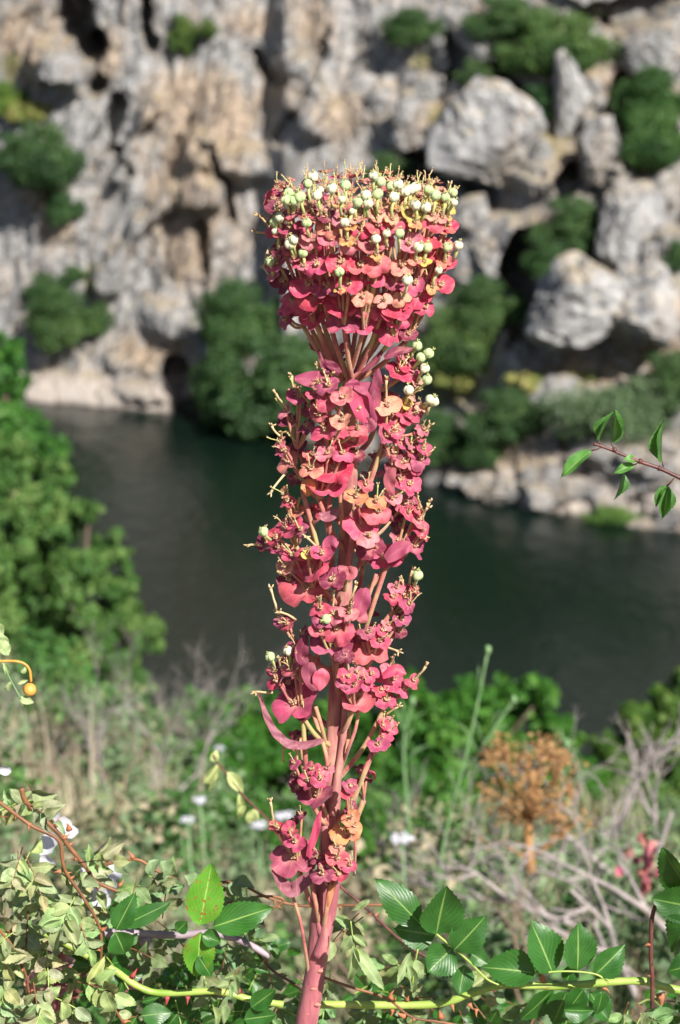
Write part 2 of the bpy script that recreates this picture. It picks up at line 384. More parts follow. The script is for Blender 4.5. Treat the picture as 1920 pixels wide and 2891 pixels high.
# clefts and hollows of the rock: polyline in photo pixels, half width px, depth m
CLEFTS = [([(190, -60), (200, 40), (235, 130)], 62, 6.0), ([(235, 130), (262, 235)], 34, 3.2), ([(405, 10), (415, 90), (425, 125)], 26, 3.0),
          ([(330, 300), (290, 400), (255, 480)], 26, 2.2), ([(330, 440), (365, 490)], 18, 1.8), ([(1170, 480), (1260, 485), (1345, 500), (1370, 560)], 42, 4.0),
          ([(1475, 690), (1470, 800), (1495, 960)], 42, 4.5), ([(1756, 60), (1830, 10), (1900, -40)], 45, 4.0), ([(1790, 230), (1750, 330), (1720, 380)], 30, 3.5),
          ([(1600, 500), (1610, 590)], 34, 3.0), ([(585, 420), (640, 520), (650, 620)], 14, 1.4), ([(500, 1080), (560, 1160)], 50, 3.5),
          ([(720, 150), (760, 220), (800, 230)], 16, 1.5), ([(570, 640), (580, 800), (575, 860)], 14, 1.3), ([(1390, 220), (1490, 320), (1580, 330)], 40, 2.6),
          ([(1260, 100), (1300, 180), (1250, 260)], 24, 2.0), ([(1690, 30), (1660, 70)], 20, 2), ([(1420, 1090), (1400, 1160)], 20, 2),
          ([(540, 320), (500, 420), (470, 500)], 10, 0.9), ([(940, 60), (870, 240), (790, 400)], 16, 1.0), ([(1640, 1180), (1600, 1260)], 24, 2.0)]
# ridges / buttresses that stand proud
RIDGES = [([(130, 170), (220, 210)], 60, 2.0), ([(600, 540), (480, 560), (360, 680), (300, 800)], 44, 1.7), ([(430, 300), (380, 380), (330, 500)], 30, 1.4),
          ([(560, 420), (700, 470)], 55, 1.5), ([(1420, 330), (1330, 430), (1290, 400)], 85, 2.4), ([(1480, 440), (1560, 560), (1500, 640)], 90, 1.8),
          ([(1400, 640), (1320, 760)], 70, 1.4), ([(1590, 840), (1680, 820), (1800, 860)], 95, 2.6), ([(1700, 410), (1720, 490)], 50, 2.2),
          ([(1800, 560), (1830, 700)], 70, 1.8), ([(330, 1040), (450, 1060), (560, 1070)], 60, 1.2), ([(860, 200), (900, 330)], 60, 1.0), ([(440, 900), (520, 940)], 60, 1.0),
          ([(1680, 230), (1660, 320)], 45, 2.0), ([(1160, 280), (1120, 380)], 50, 1.0)]
OCHRE = [(60, 120, 90, 160), (520, 440, 110, 170), (640, 380, 90, 140), (560, 250, 120, 60), (700, 60, 80, 60), (790, 260, 70, 80), (100, 560, 90, 60), (150, 640, 60, 60),
         (510, 720, 90, 120), (110, 930, 50, 60), (560, 640, 60, 80), (950, 330, 60, 90), (1680, 780, 140, 40), (1560, 640, 60, 40), (1760, 200, 90, 50), (1500, 1060, 120, 60),
         (1600, 1050, 120, 30), (1290, 1100, 90, 60), (1440, 1300, 140, 40), (1620, 460, 60, 60), (420, 1000, 90, 40), (1250, 330, 60, 60), (1880, 1000, 80, 40), (300, 150, 40, 90), (880, 80, 60, 80)]
MOSS = [(110, 310, 70, 20), (1190, 170, 40, 30), (1560, 380, 60, 60), (1240, 330, 30, 40), (1560, 1080, 120, 25), (250, 800, 30, 60), (1420, 1160, 60, 20), (1320, 1020, 80, 60), (20, 190, 40, 60), (1250, 1120, 120, 40)]
sx = 0.11
xs = np.concatenate([np.arange(-110, -22, 1.2), np.arange(-22, 22, sx), np.arange(22, 110, 1.2)])
zs = np.concatenate([np.arange(ZW-4, ZW-0.4, 0.5), np.arange(ZW-0.4, -2.0, sx), np.arange(-2.0, 18, 0.4)])
X, Z = np.meshgrid(xs, zs)
Y = base_y(X, Z)
inset = (np.abs(X) < 30).astype(float)
wx = X + (fbm(X*0.25, Z*0.25, 3, 1)-.5)*2.2; wz = Z + (fbm(X*0.25, Z*0.25, 3, 4)-.5)*2.2
right = smoothstep(-3, 5, X)
sh = X*0.9+Z*0.35                                               # joints dip down to the left
for (f_, amp, sd_) in ((0.16, 1.5, 1), (0.42, 1.0, 2), (1.1, 0.60, 3), (2.7, 0.32, 4)):     # steep angular slabs, leaning to the right
    Y += (1-.55*right)*amp*facets((wx-wz*0.42)*f_, (wz+wx*0.25)*f_*0.40, sd_)
for (fx, amp, sd_) in ((0.15, 1.1, 11), (0.40, 0.60, 12), (1.0, 0.30, 13), (2.4, 0.13, 14)):
    b, e2 = cells(wx*fx*0.95, wz*fx*1.05, sd_)
    Y += (0.10+0.90*right)*((b-.5)*amp*np.where(right > .5, 1.0, .7) - np.exp(-(e2/0.05)**2)*amp*0.15)
Y += (fbm(X*1.3, Z*0.9, 4, 8)-.5)*0.55
# ledges on the right-hand slope
Y += right*0.45*np.sin(Z*1.05+fbm(X*0.2, Z*0.2, 2, 6)*6)
shelf = np.exp(-(np.maximum(Z-ZW, 0)/1.15)**6)*(1-smoothstep(-7, -5.5, X)); Y = Y*(1-shelf)+(base_y(X, Z)-1.1+0.25*fbm(X*0.8, Z*2, 3, 21)+0.5*np.maximum(Z-ZW, 0))*shelf
och = np.zeros_like(X); moss = np.zeros_like(X)
def px2xz(px, py): p = cliff_point(px, py); return (p.x, p.z)
for pts, wpx, dep in CLEFTS:
    q = [px2xz(*p) for p in pts]; d = np.min([seg_dist(X, Z, q[i], q[i+1]) for i in range(len(q)-1)], 0)+(fbm(X*0.9, Z*0.9, 3, 3)-.5)*0.9
    Y += dep*(1-smoothstep(wpx*SX*0.65, wpx*SX*1.15, d))
for pts, wpx, hgt_ in RIDGES:
    q = [px2xz(*p) for p in pts]; d = np.min([seg_dist(X, Z, q[i], q[i+1]) for i in range(len(q)-1)], 0)+(fbm(X*0.7, Z*0.7, 3, 13)-.5)*1.0
    Y -= hgt_*(1-smoothstep(wpx*SX*0.3, wpx*SX*1.2, d))
for px, py, rx, ry in OCHRE:
    a, b = px2xz(px, py); och = np.maximum(och, np.exp(-(((X-a)/(rx*SX))**2+((Z-b)/(ry*SX))**2)))
for px, py, rx, ry in MOSS:
    a, b = px2xz(px, py); moss = np.maximum(moss, np.exp(-(((X-a)/(rx*SX))**2+((Z-b)/(ry*SX))**2)))
CLIFF_X, CLIFF_Z, CLIFF_Y = xs, zs, Y
t = NT('cliff_rock'); v = t.coord('Object'); vs_ = t.coord('Object', (1.0, 1.0, 0.22))
n1 = t.noise(v, 0.9, 8, 0.65); n2 = t.noise(v, 3.0, 6, 0.7); n3 = t.noise(vs_, 1.1, 5, 0.6, 0.6); n4 = t.noise(v, 0.25, 3)
c = t.ramp(n2, [(0.28, (0.16, 0.16, 0.165)), (0.42, (0.29, 0.29, 0.295)), (0.54, (0.39, 0.385, 0.385)), (0.70, (0.60, 0.59, 0.59))])
oc = t.math('ADD', t.math('MULTIPLY', t.attr('ochre'), 1.1), t.math('MULTIPLY', t.math('SUBTRACT', n3, 0.5), 2.6))
oc = t.math('ADD', oc, t.math('MULTIPLY', t.math('SUBTRACT', n4, 0.49), 1.8))
c = t.mix(t.ramp(oc, [(-0.15, 0.0), (0.85, 0.80)]), c, t.ramp(n2, [(0.3, (0.27, 0.19, 0.13)), (0.5, (0.46, 0.35, 0.255)), (0.7, (0.58, 0.47, 0.36))]))
c = t.mix(t.ramp(n3, [(0.24, 0.35), (0.36, 0.0)]), c, (0.12, 0.125, 0.13))
vo = t.n('ShaderNodeTexVoronoi'); vo.feature = 'DISTANCE_TO_EDGE'; vo.inputs['Scale'].default_value = 0.55
vm = t.n('ShaderNodeVectorMath', operation='ADD'); vx = t.n('ShaderNodeTexNoise'); vx.inputs['Scale'].default_value = 0.8; vx.inputs['Detail'].default_value = 5; t.l(v, vx.inputs['Vector'])
vk = t.n('ShaderNodeVectorMath', operation='SCALE'); vk.inputs['Scale'].default_value = 2.2; t.l(vx.outputs['Color'], vk.inputs[0]); t.l(vk.outputs[0], vm.inputs[0]); t.l(t.coord('Object', (1, 1, .6)), vm.inputs[1]); t.l(vm.outputs[0], vo.inputs['Vector'])
crk = t.ramp(vo.outputs['Distance'], [(0.0, 0.0), (0.06, 1.0)])
c = t.mix(t.ramp(vo.outputs['Distance'], [(0.0, 0.35), (0.04, 0.0)]), c, (0.07, 0.065, 0.06))
ms = t.math('ADD', t.math('MULTIPLY', t.attr('moss'), 1.0), t.math('MULTIPLY', t.math('SUBTRACT', n1, 0.5), 1.8))
c = t.mix(t.ramp(ms, [(0.38, 0.0), (0.75, 0.8)]), c, t.ramp(n2, [(0.35, (0.10, 0.13, 0.03)), (0.6, (0.30, 0.27, 0.11))]))
c = t.mix(t.ramp(n1, [(0.62, 0.0), (0.72, 0.6)]), c, (0.60, 0.59, 0.58))
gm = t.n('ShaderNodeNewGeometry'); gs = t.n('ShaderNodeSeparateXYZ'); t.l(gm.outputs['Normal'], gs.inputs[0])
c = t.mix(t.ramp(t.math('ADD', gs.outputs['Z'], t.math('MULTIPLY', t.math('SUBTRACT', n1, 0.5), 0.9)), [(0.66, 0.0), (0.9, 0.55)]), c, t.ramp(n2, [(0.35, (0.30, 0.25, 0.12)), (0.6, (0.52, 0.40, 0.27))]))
sp = t.n('ShaderNodeSeparateXYZ'); t.l(t.n('ShaderNodeTexCoord').outputs['Object'], sp.inputs[0])
band = t.math('ADD', t.math('SUBTRACT', sp.outputs['Z'], ZW), t.math('MULTIPLY', n1, 0.8))
c = t.mix(t.ramp(t.math('MULTIPLY', band, 0.6), [(0.0, 0.85), (0.85, 0.8), (1.0, 0.0)]), c, (0.56, 0.49, 0.44))
c = t.mix(t.ramp(band, [(0.40, 0.85), (0.62, 0.0)]), c, (0.12, 0.10, 0.085))
M_ROCK = t.bsdf(c, 0.9, 0.2, t.math('ADD', t.math('ADD', n2, n1), t.math('MULTIPLY', crk, 0.8)), 0.9, 0.3)
tag(link('cliff', grid_mesh('cliff', X, Y, Z, M_ROCK, {'ochre': och, 'moss': moss}, smooth=False)), kind='structure')
def cliff_y(x, z):
    i = min(max(int(np.searchsorted(CLIFF_X, x)), 1), len(CLIFF_X)-1); j = min(max(int(np.searchsorted(CLIFF_Z, z)), 1), len(CLIFF_Z)-1)
    return float(CLIFF_Y[j, i])
def on_cliff(px, py, near=0):
    p = cliff_point(px, py)
    for _ in range(8):
        y = 0.5*p.y+0.5*cliff_y(p.x, p.z); p = at(px, py, y)
    if near > 0:
        q = sorted(cliff_y(p.x+dx*near, p.z+dz*near) for dx in (-1, -.5, 0, .5, 1) for dz in (-1, -.5, 0, .5, 1)); p = at(px, py, min(p.y, q[9]))
    return p

# boulders --------------------------------------------------------
def boulder_mesh(seed, name='boulder'):
    import bmesh
    rr = random.Random(seed); bm = bmesh.new(); bmesh.ops.create_icosphere(bm, subdivisions=4, radius=1.0)
    planes = []
    for _ in range(12):
        n = Vector((rr.gauss(0, 1), rr.gauss(0, 1), rr.gauss(0, 1))).normalized(); planes.append((n, rr.uniform(0.62, 0.95)))
    from mathutils import noise as mn
    for v_ in bm.verts:
        d = v_.co.normalized(); r = 1.15
        for n, h in planes:
            k = d.dot(n)
            if k > 0.05: r = min(r, h/k)
        r *= 1+0.08*mn.noise(d*2.3+Vector((seed, 0, 0)))+0.05*mn.noise(d*6+Vector((seed, 3, 0)))+.04*mn.noise(d*14)
        ck = mn.noise(Vector((d.x*3, d.y*3, d.z*1.6))+Vector((seed, 9, 0))); r -= .10*exp(-(ck/.05)**2)
        v_.co = d*r
    me = bpy.data.meshes.new(name); bm.to_mesh(me); bm.free(); me.materials.append(M_ROCK)
    for k in ('ochre', 'moss'): me.attributes.new(k, 'FLOAT', 'POINT')
    return me
BM = [boulder_mesh(s) for s in range(6)]
def boulder(px, py, w_px, h_px, label=None, group=None, dep=1.0, k=None, sink=0.3):
    c_ = on_cliff(px, py, w_px*SX/2*.6); r = Vector((w_px*SX/2, w_px*SX/2*dep, h_px*SX/2))
    o = link('boulder', BM[R.randrange(6) if k is None else k], c_+Vector((0, r.y*sink, 0)), None, Matrix.Rotation(R.uniform(-.25, .25), 3, 'Y') @ Matrix.Rotation(R.uniform(0, 6.3), 3, 'Z'), (r.x*1.05, r.x*1.05, r.z*1.1))
    return tag(o, label, 'boulder', group)
for a in [(1370, 400, 290, 250, 'broad pale grey boulder above the dark overhang, upper right of flower head'),
          (1620, 300, 130, 240, 'tall grey rock standing just right of the big upper bush'),
          (1700, 450, 110, 170, 'whitish upright boulder left of the shrub at the right edge'),
          (1850, 140, 190, 110, 'light grey block at the top right corner below the dark cleft'),
          (1640, 860, 300, 200, 'large rounded cracked boulder on the right slope above the path'),
          (1830, 880, 220, 190, 'grey cracked boulder touching the right edge of the slope'),
          (1790, 660, 170, 220, 'steep pale outcrop with ochre stains below the right edge shrub'),
          (1470, 1055, 110, 120, 'small upright grey boulder with dark shaded left side by the path'),
          (1560, 1010, 90, 70, 'low grey stone lying in front of the large rounded boulder'),
          (1570, 1150, 160, 130, 'pale boulder between shore bush and grey-green bush'),
          (1900, 1190, 90, 90, 'white boulder at the right edge behind the leafy twig'),
          (165, 190, 130, 90, 'white flat boulder below the dark cave at top left'),
          (110, 1010, 70, 60, 'small white stone beside the round bush on the left bank')]:
    boulder(*a[:4], label=a[4])
for px, py, w_, h_ in [(1225, 1350, 70, 40), (1290, 1360, 90, 50), (1360, 1385, 110, 60), (1440, 1400, 120, 66), (1530, 1405, 120, 70), (1610, 1400, 100, 60), (1680, 1390, 70, 50), (1500, 1350, 60, 50), (1560, 1345, 70, 50)]:
    boulder(px, py, w_, h_, 'pinkish boulder on the right water line, '+{1225: 'low one nearest the flower spike', 1290: 'second from the flower spike', 1360: 'third from the flower spike', 1440: 'large fourth one from the flower spike', 1530: 'longest one in the middle of the row', 1610: 'right of the longest one', 1680: 'last one before the green shore plants', 1500: 'small one lying behind the row', 1560: 'small one behind the longest boulder'}[px], 'boulders along the right water line')
for px, py, w_, h_ in [(1760, 1480, 110, 50), (1850, 1490, 130, 60), (1900, 1470, 100, 60), (1700, 1440, 60, 40)]:
    boulder(px, py, w_, h_, 'pale low boulder at the water below the leafy twig, '+{1760: 'under its first leaves', 1850: 'largest, under its middle', 1900: 'cut by the right edge', 1700: 'smallest and farthest left'}[px], 'boulders under the twig')
boulder(600, 1190, 130, 50, 'pale low rock spit at the foot of the dark tree left of the flower', None)
for px, py, w_, h_ in [(1700, 1290, 80, 60), (1790, 1310, 90, 60), (1860, 1330, 90, 70), (1760, 1240, 70, 50), (1880, 1270, 70, 50), (1640, 1310, 70, 50)]:
    boulder(px, py, w_, h_, 'grey stone on the right bank '+{1700: 'behind the tip leaf of the twig', 1790: 'behind the middle of the leafy twig', 1860: 'behind the upright dark leaf of the twig', 1760: 'just above the twig beside the paired leaves', 1880: 'at the right edge above the twig', 1640: 'left of the tip leaf of the twig'}[px], 'stones on the right bank')
for px, py, w_, h_ in [(1240, 1010, 60, 60), (1560, 740, 90, 60), (1880, 560, 100, 120), (1330, 620, 120, 120), (1640, 620, 100, 110), (1150, 330, 80, 120), (1210, 250, 90, 80), (1520, 440, 80, 90), (1080, 300, 90, 90)]:
    boulder(px, py, w_, h_, 'grey block '+{1240: 'behind the wide bush right of the flower neck', 1560: 'at the foot of the gully bush', 1880: 'at the right edge under the dark edge bush', 1330: 'right of the flower head below the dark overhang', 1640: 'behind the gully bush on the right', 1150: 'above the right end of the flower head', 1210: 'left of the small bush under the top bushes', 1520: 'at the right shoulder of the broad pale boulder', 1080: 'high on the cliff straight over the flower head'}[px], 'blocks of the right slope')

# ------------------------------------------------------------------ foliage
def crown_mesh(name, lobes, n, leaf, mat, seed=1, elong=1.5, fill=0.35, tonebias=0.0, flat=0.0):
    rs_ = np.random.RandomState(seed); L = np.array([(l[0], l[1], l[2], l[3]) for l in lobes], float)
    wgt = L[:, 3]**2; idx = rs_.choice(len(L), n, p=wgt/wgt.sum())
    d = rs_.normal(size=(n, 3)); d /= np.linalg.norm(d, axis=1)[:, None]
    rr = L[idx, 3]*np.where(rs_.rand(n) < fill, rs_.rand(n)**0.5, rs_.uniform(0.70, 1.18, n))*np.where(rs_.rand(n) < .1, 1.3, 1)
    c_ = L[idx, :3]+d*rr[:, None]*np.array([1, 1, 0.88])
    nrm = d+rs_.normal(size=(n, 3))*0.75+np.array([0, 0, 0.35]); nrm /= np.linalg.norm(nrm, axis=1)[:, None]
    t_ = rs_.normal(size=(n, 3)); t_ -= nrm*(t_*nrm).sum(1)[:, None]; t_ /= np.linalg.norm(t_, axis=1)[:, None]
    b_ = np.cross(nrm, t_); s_ = leaf*rs_.uniform(0.6, 1.4, n)[:, None]
    vs = np.stack([c_-t_*s_*elong*.5, c_+b_*s_*.5+nrm*s_*.08, c_+t_*s_*elong*.5, c_-b_*s_*.5+nrm*s_*.08], 1).reshape(-1, 3)
    f = np.arange(4*n).reshape(n, 4)
    me = bpy.data.meshes.new(name); me.vertices.add(4*n); me.vertices.foreach_set('co', vs.ravel())
    me.loops.add(4*n); me.loops.foreach_set('vertex_index', f.ravel().astype(np.int32))
    me.polygons.add(n); me.polygons.foreach_set('loop_start', np.arange(0, 4*n, 4, dtype=np.int32))
    me.update(calc_edges=True); me.materials.append(mat)
    lobe_t = rs_.rand(len(L))[idx]
    tone = np.clip(0.05+0.45*rs_.rand(n)+0.5*lobe_t+tonebias, 0, 1)
    q = me.attributes.new('tone', 'FLOAT', 'POINT'); q.data.foreach_set('value', np.repeat(tone, 4).astype(np.float32))
    return me
def lobe_set(seed, k=16, flat=0.8):
    rr = random.Random(seed); out = []
    for _ in range(k):
        d = Vector((rr.gauss(0, 1), rr.gauss(0, 1), rr.gauss(0, 1)*flat)).normalized()*rr.uniform(0.2, 0.95)
        out.append((d.x, d.y, d.z*flat+0.1, rr.uniform(0.12, 0.40)))
    return out
FAR = [crown_mesh('crown', lobe_set(s, 30), 15000, 0.050, M_FOL, s, 1.5, .5) for s in (1, 2, 3)]
FARG = crown_mesh('crown', lobe_set(5, 30), 14000, 0.045, M_FOLG, 5, 1.5, .5)
def trunk_mesh(h, r, seed=0, limbs=4):
    rr = random.Random(seed); m = MB()
    m.tube([(0, 0, 0), (rr.uniform(-.1, .1)*h, rr.uniform(-.1, .1)*h, h*.35), (rr.uniform(-.1, .1)*h, rr.uniform(-.1, .1)*h, h*.7)], [r, r*.75, r*.4], 7)
    for k in range(limbs):
        a = 2*pi*k/limbs+rr.random(); z = h*rr.uniform(.25, .5)
        m.tube([(0, 0, z), (cos(a)*h*.2, sin(a)*h*.2, z+h*.2), (cos(a)*h*.38, sin(a)*h*.38, z+h*.35)], [r*.5, r*.32, r*.12], 5)
    return m.mesh('trunk', [M_BARK])
TR = trunk_mesh(1.0, 0.07, 3)
def bank_tree(px, py, rx, ry, label, k=0, tint=(1, 1, 1), grey=False, cat='bush', group=None, name='bush'):
    c_ = on_cliff(px, py, rx*SX*.8); r = Vector((rx*SX, (rx+ry)*.5*SX*0.8, ry*SX)); c_ = c_-Vector((0, r.y*0.6, 0))
    o = thing(name, c_-Vector((0, 0, r.z*0.95)), label, cat, group)
    link('trunk', TR, c_-Vector((0, 0, r.z*0.95)), o, None, (r.x*0.9, r.y*0.9, r.z*1.5))
    link('crown', FARG if grey else FAR[k % 3], c_, o, None, (r.x*1.3, r.y*1.3, r.z*1.28), tint)
    return o
for px, py, rx, ry, lab, k, tint, grey in [
    (125, 480, 100, 110, 'dark round bush on the upper left ledge of the cliff', 0, (.8, .9, .9), False),
    (40, 430, 55, 60, 'smaller bush at the left edge beside the dark round bush', 1, (.9, 1, .9), False),
    (190, 590, 50, 60, 'dark bush hanging just under the upper left ledge bush', 2, (.7, .85, .8), False),
    (210, 900, 105, 105, 'round green bush on the lower left bank above the water', 2, (1, 1.05, .9), False),
    (125, 830, 55, 50, 'dark low bush behind the round bush of the left bank', 0, (.75, .9, .85), False),
    (205, 775, 35, 30, 'tiny bright bush above the left bank bushes', 1, (1, 1.1, 1), False),
    (515, 95, 36, 58, 'light green shrub in a notch at the top of the cliff', 1, (1.7, 1.5, .9), False),
    (585, 90, 28, 30, 'little shrub right beside the light green notch shrub', 0, (1.5, 1.3, .9), False),
    (1560, 165, 140, 95, 'big spreading bush on the upper right slope', 0, (1.1, 1.15, .9), False),
    (1540, 290, 90, 50, 'dark underside bush below the big upper right bush', 1, (.55, .75, .7), False),
    (1420, 50, 100, 60, 'bush at the top edge left of the big upper right bush', 1, (1, 1.05, .9), False),
    (1180, 80, 80, 60, 'dark bush at the top of the cliff over the flower head', 2, (.75, .85, .75), False),
    (1340, 220, 50, 40, 'small bush between the top bushes and the grey boulder', 0, (1, 1, 1), False),
    (1860, 300, 95, 110, 'tall dark bush at the right edge, upper one', 2, (.75, .95, .7), False),
    (1820, 430, 90, 80, 'dark bush at the right edge, just under the tall one', 0, (.8, 1, .75), False),
    (1610, 640, 95, 80, 'bush in the gully between two pale right-hand boulders', 1, (1, 1.05, .9), False),
    (1570, 740, 65, 50, 'low bush at the foot of the gully on the right', 2, (.8, .95, .8), False),
    (1085, 480, 55, 50, 'small bush whose top shows just above the flower head', 1, (.95, 1, .9), False),
    (1385, 870, 85, 95, 'round tall bush right of the flower, upper of the two', 2, (1, 1.05, .9), False),
    (1270, 1000, 110, 100, 'wide green bush directly right of the flower neck', 0, (1.1, 1.1, .9), False),
    (1420, 1170, 90, 75, 'dense bush standing on the right shore', 1, (.85, .95, .85), False),
    (1260, 1230, 90, 80, 'dark shore bush close behind the flower spike', 2, (.8, .95, .85), False),
    (1350, 1290, 55, 50, 'small dark bush overhanging the shore boulders', 0, (.8, .95, .85), False),
    (1720, 1160, 125, 100, 'grey-green domed bush on the right bank', 0, (1, 1, 1), True),
    (1880, 1080, 85, 85, 'dark bush at the right edge behind the grey-green one', 1, (.9, .95, .8), False),
    (1760, 690, 30, 30, 'little green tuft on the steep right outcrop', 2, (1, 1, 1), False),
    (1905, 720, 30, 40, 'tuft of green at the right edge of the outcrop', 1, (.9, 1, .9), False),
    (1720, 1460, 60, 25, 'low bright green plants among the shore rocks on the right', 0, (1.6, 1.7, 1), False),
    (30, 280, 50, 60, 'light green patch of shrub at the left edge of the cliff', 2, (2.0, 1.8, .9), False)]:
    bank_tree(px, py, rx, ry, lab, k, tint, grey)
for px, py, rx, ry, lab in [(700, 900, 110, 130, 'tall dark oak behind the flower neck on the far bank'),
                            (800, 1080, 150, 150, 'wide oak behind the flower spike at the water'),
                            (660, 1090, 90, 130, 'oak leaning over the water left of the flower spike')]:
    bank_tree(px, py, rx, ry, lab, R.randrange(3), (.9, 1.02, .9), False, 'tree', None, 'oak_tree')
# grass on ledges
for px, py, rx, ry, lab in [(110, 310, 75, 14, 'yellow green grass on the upper left ledge'), (1560, 1075, 110, 14, 'dry grass strip on the right bank path'), (1310, 1090, 80, 30, 'grassy slope behind the flower on the right')]:
    c_ = on_cliff(px, py)
    o = link('ledge_grass', crown_mesh('ledge_grass', [(R.uniform(-1, 1)*rx*SX, R.uniform(-.3, .3), R.uniform(-1, 1)*ry*SX, .35) for _ in range(14)], 2500, 0.10, M_GRASS, px), c_-Vector((0, .4, 0)), color=(1.1, 1.1, .6))
    tag(o, kind='stuff')

# near trees on our own bank (left) --------------------------------
def near_tree(name, label, cat, lobes_px, y, n, leaf, mat, seed, tint=(1, 1, 1), tb=0.0, trunk=True, fill=0.4):
    P = [(at(a, b, y+dy), r*y*TPX*1.03) for a, b, r, dy in lobes_px]
    cx = sum(p.x for p, r in P)/len(P); bz = min(gz(cx, y), min(p.z-r for p, r in P))
    base_ = Vector((cx, y, bz)); o = thing(name, base_, label, cat)
    m = MB(); h = max(p.z for p, r in P)-bz
    m.tube([(0, 0, -.1), (.02*h, 0, h*.3), (-.02*h, 0, h*.6)], [h*.012+.01, h*.009+.008, h*.005+.004], 7)
    for p, r in P:
        q = p-base_; s_ = Vector((0, 0, min(max(q.z*0.4, 0.02*h), h*.5))); m.tube([s_, s_.lerp(q, .55)+Vector((0, 0, .03*h)), q], [h*.010+.004, h*.006+.003, h*.003+.002], 5)
    link('trunk', m.mesh('trunk', [M_BARK]), base_, o)
    L = [((p-base_).x, (p-base_).y, (p-base_).z, r) for p, r in P]
    rr = random.Random(seed); sub = []
    for x, yy, z, r in L:
        sub.append((x, yy, z, r*.6))
        for _ in range(24):
            d = Vector((rr.gauss(0, 1), rr.gauss(0, 1), rr.gauss(0, 1))).normalized()*r*rr.uniform(.4, 1.15); sub.append((x+d.x, yy+d.y, z+d.z, r*rr.uniform(.10, .34)))
    link('crown', crown_mesh('crown', sub, n, leaf, mat, seed, 1.6, fill, tb), base_, o, color=tint)
    return o
near_tree('leafy_tree', 'dark green tree at the left edge rising above the other near trees', 'tree',
          [(-60, 1040, 110, 0), (10, 1090, 80, .5), (-20, 1200, 130, 0), (80, 1190, 55, .3), (110, 1280, 70, -.3), (-100, 1400, 200, 0), (150, 1290, 35, -.5), (10, 1000, 45, 0)], 21, 30000, 0.05, M_FOLB, 21, (.9, .95, .9), 0.0, True, .6)
near_tree('leafy_tree', 'large pale green leafy tree filling the left side before the river', 'tree',
          [(30, 1500, 150, 0), (170, 1480, 90, .2), (250, 1440, 40, 0), (200, 1620, 110, -.3), (310, 1560, 60, 0), (350, 1650, 50, 0), (320, 1760, 110, 0), (400, 1800, 55, .1), (100, 1750, 170, 0), (240, 1880, 130, -.3),
           (-120, 1700, 220, 0), (60, 1960, 150, -.4), (380, 1920, 60, 0), (170, 1340, 60, .4), (20, 1320, 100, .5), (350, 1870, 60, 0)], 15, 75000, 0.030, M_FOLB, 22, (1.5, 1.08, 1.5), 0.06, True, .6)
near_tree('green_bush', 'bright green bush right of the flower stem below the water', 'bush',
          [(1180, 2045, 90, 0), (1340, 2025, 80, 0), (1470, 1975, 70, 0.3), (1540, 1955, 35, 0), (1100, 2145, 110, 0), (1250, 2185, 120, -0.3), (1420, 2115, 90, 0), (1130, 2295, 110, -0.3), (1380, 2295, 130, -0.2), (1560, 2075, 70, 0.3), (1150, 1945, 45, 0), (1580, 2195, 90, 0), (1300, 1985, 60, 0), (1640, 2200, 70, 0.2), (1050, 2060, 70, 0.1)], 10.5, 26000, 0.034, M_FOLB, 23, (1, 1.05, .8))
near_tree('green_bush', 'bright green bush left of the flower stem below the water', 'bush',
          [(560, 2030, 70, 0), (700, 2060, 90, 0), (640, 2150, 100, -0.2), (520, 2120, 80, 0), (780, 2130, 90, 0), (760, 2020, 60, 0), (560, 1980, 35, 0), (700, 1980, 40, 0), (880, 2090, 110, 0.2), (700, 2250, 110, 0), (900, 2250, 120, 0), (960, 2020, 60, 0.3), (470, 2040, 40, 0), (520, 2240, 90, -0.2)], 11.5, 24000, 0.036, M_FOLB, 24, (.9, 1.0, .7))
near_tree('green_bush', 'yellowish green bush at the right edge in front of the water', 'bush',
          [(1900, 1990, 60, 0), (1830, 2060, 70, 0), (1940, 2100, 110, 0), (1780, 2110, 50, 0.2), (1870, 2200, 100, 0), (1740, 2150, 40, 0), (1960, 2230, 120, 0), (1700, 2240, 90, 0), (1950, 1930, 50, 0), (1800, 2030, 50, 0), (1720, 2110, 40, 0), (1640, 2240, 80, 0), (1760, 2320, 110, -0.3)], 11, 22000, 0.034, M_FOLB, 25, (1.35, .95, 1.0), 0.08)

near_tree('low_green_bush', 'low fresh green bush in the meadow just right of the flower stem', 'bush', [(1080, 2390, 90, 0), (1200, 2420, 100, 0), (1330, 2400, 90, 0), (1420, 2440, 70, 0), (1250, 2320, 70, .1), (1150, 2300, 70, .1), (1020, 2330, 70, 0)], 5.2, 12000, 0.022, M_FOLB, 26, (1.1, 1.05, 1.0), 0.0, True, .6)
near_tree('low_green_bush', 'low green bush in the meadow just left of the flower stem', 'bush', [(860, 2320, 70, 0), (790, 2340, 70, 0), (720, 2330, 50, 0), (880, 2400, 60, 0), (640, 2290, 50, 0)], 5.6, 7000, 0.022, M_FOLB, 27, (1.1, 1.05, 1.0), 0.0, True, .6)
